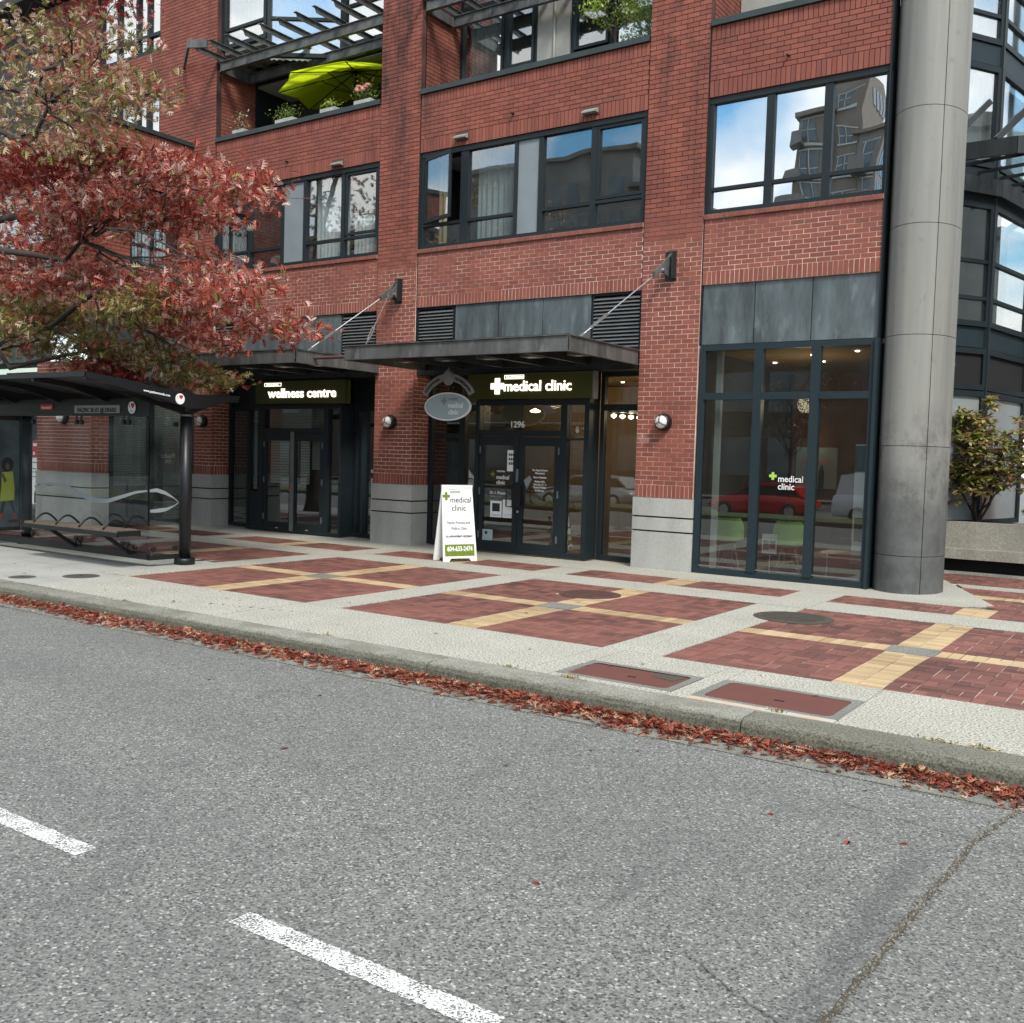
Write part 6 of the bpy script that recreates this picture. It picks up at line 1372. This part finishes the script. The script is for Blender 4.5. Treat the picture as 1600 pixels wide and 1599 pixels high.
# lettering plates on the shelter
boxp('street_plate', 'sign_s', bs, -13.60, -12.50, 8.462, 8.466, 2.115, 2.225); text('PACIFIC BLVD @ DRAKE', (-13.52, 8.461, 2.13), .085, 'ink', bs, width=.94, bold=.03, depth=.002)
boxp('red_plate', 'red_p', bs, -14.50, -14.16, 8.462, 8.466, 2.16, 2.25); text('TRANSIT', (-14.47, 8.461, 2.18), .05, 'cream', bs, width=.28, bold=.01, depth=.002)
disc(-12.22, 2.19, .085, .085, 8.458, 8.462, 28).build('round_sticker', 'white', bs); text('I', (-12.27, 8.457, 2.19), .07, 'ink', bs, bold=.02, depth=.001); text('♥', (-12.235, 8.457, 2.19), .07, 'red_p', bs, depth=.001); text('bus', (-12.25, 8.457, 2.13), .045, 'teal', bs, width=.06, depth=.001)
text('www.pattisonmedia.com', (-11.596, 8.20, 2.39), .045, 'white', bs, xd=(0, 1, -.11), ud=(0, .11, 1), width=.42, bold=.02, depth=.002)
n_ = 28; MB().prism([(-11.597, 8.78+.075*math.cos(2*math.pi*k/n_), 2.325+.075*math.sin(2*math.pi*k/n_)) for k in range(n_)], (.003, 0, 0)).build('round_sticker', 'white', bs)
text('I', (-11.593, 8.735, 2.33), .05, 'sign_s', bs, xd=(0, 1, 0), depth=.001); text('♥', (-11.593, 8.765, 2.33), .055, 'red_p', bs, xd=(0, 1, 0), depth=.001)
# fascia board closing the right end of the roof
poly = [(X1+.004, y, z+.012) for y, z in prof]+[(X1+.004, 9.82, 2.40), (X1+.004, 9.20, 2.22), (X1+.004, 8.95, 2.20), (X1+.004, 8.3, 2.35), (X1+.004, 7.38, 2.50)]
MB().prism(poly, (.012, 0, 0)).build('end_fascia', 'black', bs)
# advertising box at the left end (faces +x)
ad = thing('advertising_panel', 'back lit style poster of a girl in a yellow dress at the left edge', 'poster', (-16.05, 8.4, 0))
boxp('case', 'black', ad, -16.18, -16.02, 7.6, 9.02, .22, 2.10); boxp('picture_sheet', 'poster', ad, -16.02, -16.012, 7.7, 8.99, .28, 2.02); boxp('leg', 'black', ad, -16.16, -16.04, 7.7, 7.85, 0, .22)
yc = 8.79; xf = -16.011
def ap(pts, mat, nm, d=.002): MB().prism([(xf, y, z) for y, z in pts], (d, 0, 0)).build(nm, mat, ad)
hd = [(yc+.105*math.cos(a), 1.30+.12*math.sin(a)) for a in [2*math.pi*k/18 for k in range(18)]]; ap(hd, 'hair', 'hair_print')
ap([(yc+.035*math.cos(a), 1.27+.055*math.sin(a)) for a in [2*math.pi*k/14 for k in range(14)]], 'skin', 'face_print', .003)
ap([(yc-.09,1.17),(yc+.09,1.19),(yc+.12,.90),(yc+.11,.72),(yc-.12,.70),(yc-.10,.95)], 'yellow_p', 'dress_print', .0025)
ap([(yc-.10,1.14),(yc-.07,1.16),(yc-.01,1.04),(yc-.05,1.0)], 'skin', 'arm_print', .0035)
ap([(yc-.09,.71),(yc-.03,.71),(yc-.07,.50),(yc-.12,.50)], 'ink', 'leg_print'); ap([(yc+.02,.72),(yc+.08,.72),(yc+.14,.50),(yc+.10,.50)], 'ink', 'leg_print')
ap([(yc-.13,.51),(yc-.06,.51),(yc-.09,.40),(yc-.16,.40)], 'boot', 'boot_print'); ap([(yc+.095,.51),(yc+.15,.51),(yc+.16,.40),(yc+.10,.40)], 'boot', 'boot_print')
ap([(yc+.0,.395),(yc+.17,.405),(yc+.19,.35),(yc+.03,.345)], 'ink', 'suitcase_print'); ap([(yc-.02,.345),(yc+.2,.345),(yc+.2,.325),(yc-.02,.325)], 'boot', 'red_bar_print')

# ------------------------------------------------------------------ leaves in the gutter and loose leaves
C = []
for _ in range(17500):
    x = RS.uniform(-24, 2.5); dens = .55+.45*math.sin(x*1.7+math.sin(x*.6)*2)*math.sin(x*.9+1)
    if RS.uniform(0, 1) > .45+.55*dens: continue
    y = 6.14-abs(RS.normal(0, .115))*(.8+.5*dens); 
    if y < 5.80: continue
    h = .028*max(0, 1-(6.15-y)/.3); C.append((x, y, -.120+RS.uniform(0, 1)*h+.004))
tag(leaf_obj('fallen_leaves', np.array(C), (.035, .085), OAK, 'leaf_lit', None, tilt=.27), 'drift of fallen red oak leaves lying in the gutter along the kerb', 'fallen leaves', kind='stuff')
C = [(RS.uniform(-16, 1), RS.uniform(5.6, 6.05), -.118) for _ in range(90)]; 
tmpl = []
for mt in range(3):
    v, tr = scatter(np.array([[0, 0, 0.]]), (.085+.01*mt, .10+.01*mt), OAK, tilt=.12, yaw=np.array([0.])); v[:, 2] = np.maximum(v[:, 2], -.004)+.005
    me = arr_mesh('fallen_leaf', v, tr); me.materials.append(M[['leaf_lit', 'leaf_r', 'leaf_lit'][mt]]); tmpl.append(me)
def loose(pts, label, group):
    for (x, y, z) in pts:
        o = bpy.data.objects.new('fallen_leaf', random.choice(tmpl)); COL.objects.link(o); o.location = (x, y, z); o.rotation_euler = (random.uniform(-.1, .1), random.uniform(-.1, .1), random.uniform(0, 6.28)); o.scale = [random.uniform(.32, .62)]*3; tag(o, label, 'fallen leaf', group)
road_l = [(-4.43,4.10),(-2.18,3.47),(-3.2,4.7),(-1.28,4.75),(-1.7,4.9),(-1.42,5.6),(-3.0,5.3),(-5.2,5.2),(-6.2,5.0),(-1.05,4.95),(-7.9,5.1),(-2.75,5.45)]
loose([(x, y, -.128) for x, y in road_l], 'small dry oak leaf lying alone on the grey asphalt', 'loose leaves on the asphalt')
pave_l = [(random.uniform(-13.5, -8.6), random.uniform(6.5, 7.7)) for _ in range(26)]+[(-8.6+.12*k, 6.95+.03*k+random.uniform(-.04, .04)) for k in range(10)]+[(random.uniform(-11, -5), random.uniform(7.6, 11.3)) for _ in range(18)]+[(random.uniform(-8.6, -1), random.uniform(6.5, 7.6)) for _ in range(9)]+[(-3.05, 8.8), (-1.75, 7.95)]
loose([(x, y, .001) for x, y in pave_l], 'small dry oak leaf lying alone on the pavement', 'loose leaves on the pavement')
# moss and weeds in the kerb joint
C = []
for (x, y, n, s) in ((-1.25,6.46,60,.05),(-.95,6.47,90,.06),(-4.4,6.46,50,.04),(-3.85,6.46,60,.04),(-2.25,6.5,40,.03),(-6.4,6.47,30,.03),(-9.4,6.46,30,.03)):
    for _ in range(n): C.append((x+RS.normal(0, s), y+RS.normal(0, .012), .002))
tag(leaf_obj('weeds', np.array(C), (.015, .035), OVAL, 'leaf_g', None, tilt=.9), 'small green weeds growing in the joint behind the kerb', 'weeds', kind='stuff')

# ------------------------------------------------------------------ across the street (seen in the reflections)
def car(x, y, rz, L, wd, hb, hr, mat, lab, cat, kind='hatch'):
    c = thing('parked_car' if kind != 'van' else 'parked_van', lab, cat); hw = wd/2
    if kind == 'hatch': st = [(-.5,.55,.62),(-.47,.40,.80),(-.40,.22,.92),(-.2,.18,.95),(.15,.18,.95),(.40,.22,.84),(.47,.35,.70),(.5,.45,.55)]; cab = [(-.44,.92),(-.33,1.40),(-.05,1.47),(.08,1.42),(.27,.93)]
    else: st = [(-.5,.35,1.0),(-.49,.28,1.1),(-.40,.25,1.12),(0,.25,1.12),(.3,.25,1.10),(.42,.28,1.0),(.48,.35,.85),(.5,.45,.7)]; cab = [(-.485,1.10),(-.45,1.85),(-.3,1.98),(.2,1.98),(.25,1.9),(.38,1.08)]
    def loft(stn, prof_, nm, m):
        vs = []; n = len(prof_(stn[0]))
        for s in stn: vs += prof_(s)
        fs = [(i*n+j, i*n+(j+1) % n, (i+1)*n+(j+1) % n, (i+1)*n+j) for i in range(len(stn)-1) for j in range(n)]+[tuple(range(n-1, -1, -1)), tuple((len(stn)-1)*n+j for j in range(n))]
        MB().add(vs, fs).build(nm, m, c, True)
    loft(st, lambda s: [(s[0]*L, -hw*.9, s[1]), (s[0]*L, -hw, s[1]+.15), (s[0]*L, -hw*.97, (s[1]+s[2])/2+.1), (s[0]*L, -hw*.9, s[2]), (s[0]*L, hw*.9, s[2]), (s[0]*L, hw*.97, (s[1]+s[2])/2+.1), (s[0]*L, hw, s[1]+.15), (s[0]*L, hw*.9, s[1])], 'body', mat)
    MB().prism([(a*L, -hw*.80, b) for a, b in cab], (0, wd*.80, 0)).build('cabin', mat if kind == 'van' else mat, c)
    if kind == 'hatch': gl = [(cab[0][0]+.03, .97), (cab[1][0]+.015, 1.34), (cab[3][0]-.01, 1.36), (cab[4][0]-.03, .97)]
    else: gl = [(.16, 1.25), (.16, 1.78), (.23, 1.78), (.34, 1.25)]
    for s in (-1, 1): MB().prism([(a*L, s*hw*.805, b) for a, b in gl], (0, s*.012, 0)).build('side_window', 'carglass', c)
    for px in (-.31, .32):
        for s in (-1, 1):
            w = MB().lathe((px*L, s*hw*.90, .33), [(.33, -.1), (.33, .1)], 24, 'y').build('wheel', 'tyre', c); MB().lathe((px*L, s*hw*.93, .33), [(.20, -.09), (.20, .09)], 16, 'y').build('rim', 'wire', w)
    c.location = (x, y, -.50); c.rotation_euler = (0, 0, rz); return c
car(-14.6, -11.5, math.pi, 4.2, 1.75, .9, 1.45, 'carred', 'red hatchback reflected in the corner shopfront', 'car'); car(-9.0, -11.6, 0, 5.2, 1.95, 1, 2, 'carwhite', 'white panel van reflected at the right of the corner shopfront', 'van', 'van')
car(-23.0, -11.5, math.pi, 4.6, 1.85, .9, 1.5, 'carsilver', 'silver car reflected in the clinic door glass', 'car'); car(-32.5, -11.5, 0, 5.0, 1.9, 1, 1.8, 'carsilver', 'silver van reflected in the wellness centre door', 'van', 'van')
def block(x0, x1, y0, y1, h, lab, wallm='bld_b', fl=3.0, win=1.6, ww=1.1, roof=True, bal=False):
    b = thing('far_building', lab, 'building', ((x0+x1)/2, y1, 0), 'buildings across the street'); boxp('wall', wallm, b, x0, x1, y0, y1, -.1, h)
    mb = MB(); z = 1.0
    while z+fl*.6 < h:
        x = x0+.6
        while x+ww < x1-.3: mb.box(x, x+ww, y1-.02, y1+.04, z, z+win); x += ww+(.9 if ww > .8 else .28)
        yy_ = y0+.6
        while yy_+ww < y1-.3: mb.box(x1-.02, x1+.04, yy_, yy_+ww, z, z+win); yy_ += ww+(1.0 if ww > .8 else .3)
        z += fl
    tag(mb.build('window', 'bld_w', b), kind='stuff')
    if ww < .8:
        mb2 = MB(); z = 1.0
        while z+fl*.6 < h:
            x = x0+.6
            while x+ww < x1-.3: mb2.box(x-.09, x-.02, y1+.04, y1+.12, z-.1, z+win+.1).box(x-.09, x+ww+.05, y1+.03, y1+.10, z+win*.42, z+win*.42+.09); x += ww+.28
            mb2.box(x0+.3, x1-.2, y1, y1+.16, z-.35, z-.15).box(x0+.3, x1-.2, y1, y1+.08, z+win+.1, z+win+.2); z += fl
        tag(mb2.build('window_frame', 'curtain_g', b), kind='stuff')
    if roof: boxp('roof_slab', 'bld_a', b, x0-.5, x1+.5, y0-.5, y1+.6, h, h+.4)
    if bal:
        mb = MB(); z = 3.5
        while z < h-2: mb.box(x0-.5, x0+1.0, y1, y1+1.4, z, z+.2).box(x0-.5, x0+1.0, y1+1.3, y1+1.35, z+.2, z+1.1); z += fl
        tag(mb.build('balcony_slab', 'bld_b', b), kind='stuff')
    return b
tw = block(-31.2, -28.0, -66, -60, 32.5, 'tall grey brown tower reflected in the three sky windows', 'bld_a', 2.9, 2.1, .62, True, True)
block(-28.0, -25.4, -65, -60.5, 35.5, 'tower core with blank top reflected in the right sky window', 'bld_a', 2.9, 1.2, .5, False); block(-25.4, -23.6, -65, -60.2, 30.5, 'lower tower wing reflected at the right of the sky windows', 'bld_b', 2.9, 2.2, .6, True, True)
block(-70, -46, -70, -58, 31.5, 'stepped grey block reflected in the middle windows', 'bld_b', 2.9, 1.8, 1.4, True, True); block(-46, -42.5, -70, -58, 27.5, 'lower step of the grey block reflected in the middle windows', 'bld_b', 2.9, 1.8, 1.4)
block(-120, -74, -70, -58, 27, 'long block reflected in the left windows', 'bld_b', 2.9, 1.8, 1.4)
block(-70, -15.5, -38, -26, 8.6, 'long brown shop row across the street', 'bld_c', 3.6, 2.2, 2.4, True); block(-15.5, -1, -38, -26, 8.4, 'dark shop unit across the street with pale lettering', 'bld_c', 4, 2.0, 2.6, True)
text('nason', (-8.0, -25.93, 3.2), .9, 'neon', bpy.data.objects['far_building.006'] if 'far_building.006' in bpy.data.objects else None, xd=(-1, 0, 0))
block(14.5, 26, 10, 90, 12.8, 'grey block across the side street reflected in the glass bay', 'pad', 2.8, 1.8, 1.2); block(2, 60, -42, -28, 9, 'pale two storey block across the street to the right', 'bld_b'); block(-140, -72, -40, -26, 9, 'grey row across the street to the left', 'bld_b')
for k, (x, lab) in enumerate(((-24, 'bare tree on the far pavement reflected in the clinic door'), (-17.5, 'bare twiggy tree reflected in the corner shopfront'), (-6.5, 'bare twiggy tree reflected beside the white van'), (5, 'bare tree on the far pavement to the right'))):
    small_tree(x, -22.8, 0, 7, 2.6, lab, 'leaf_g', 500, 'street_tree', (.1, .16), OVAL, .12, 'tree', 30, 1, 'bare trees across the street', zc=4.6)
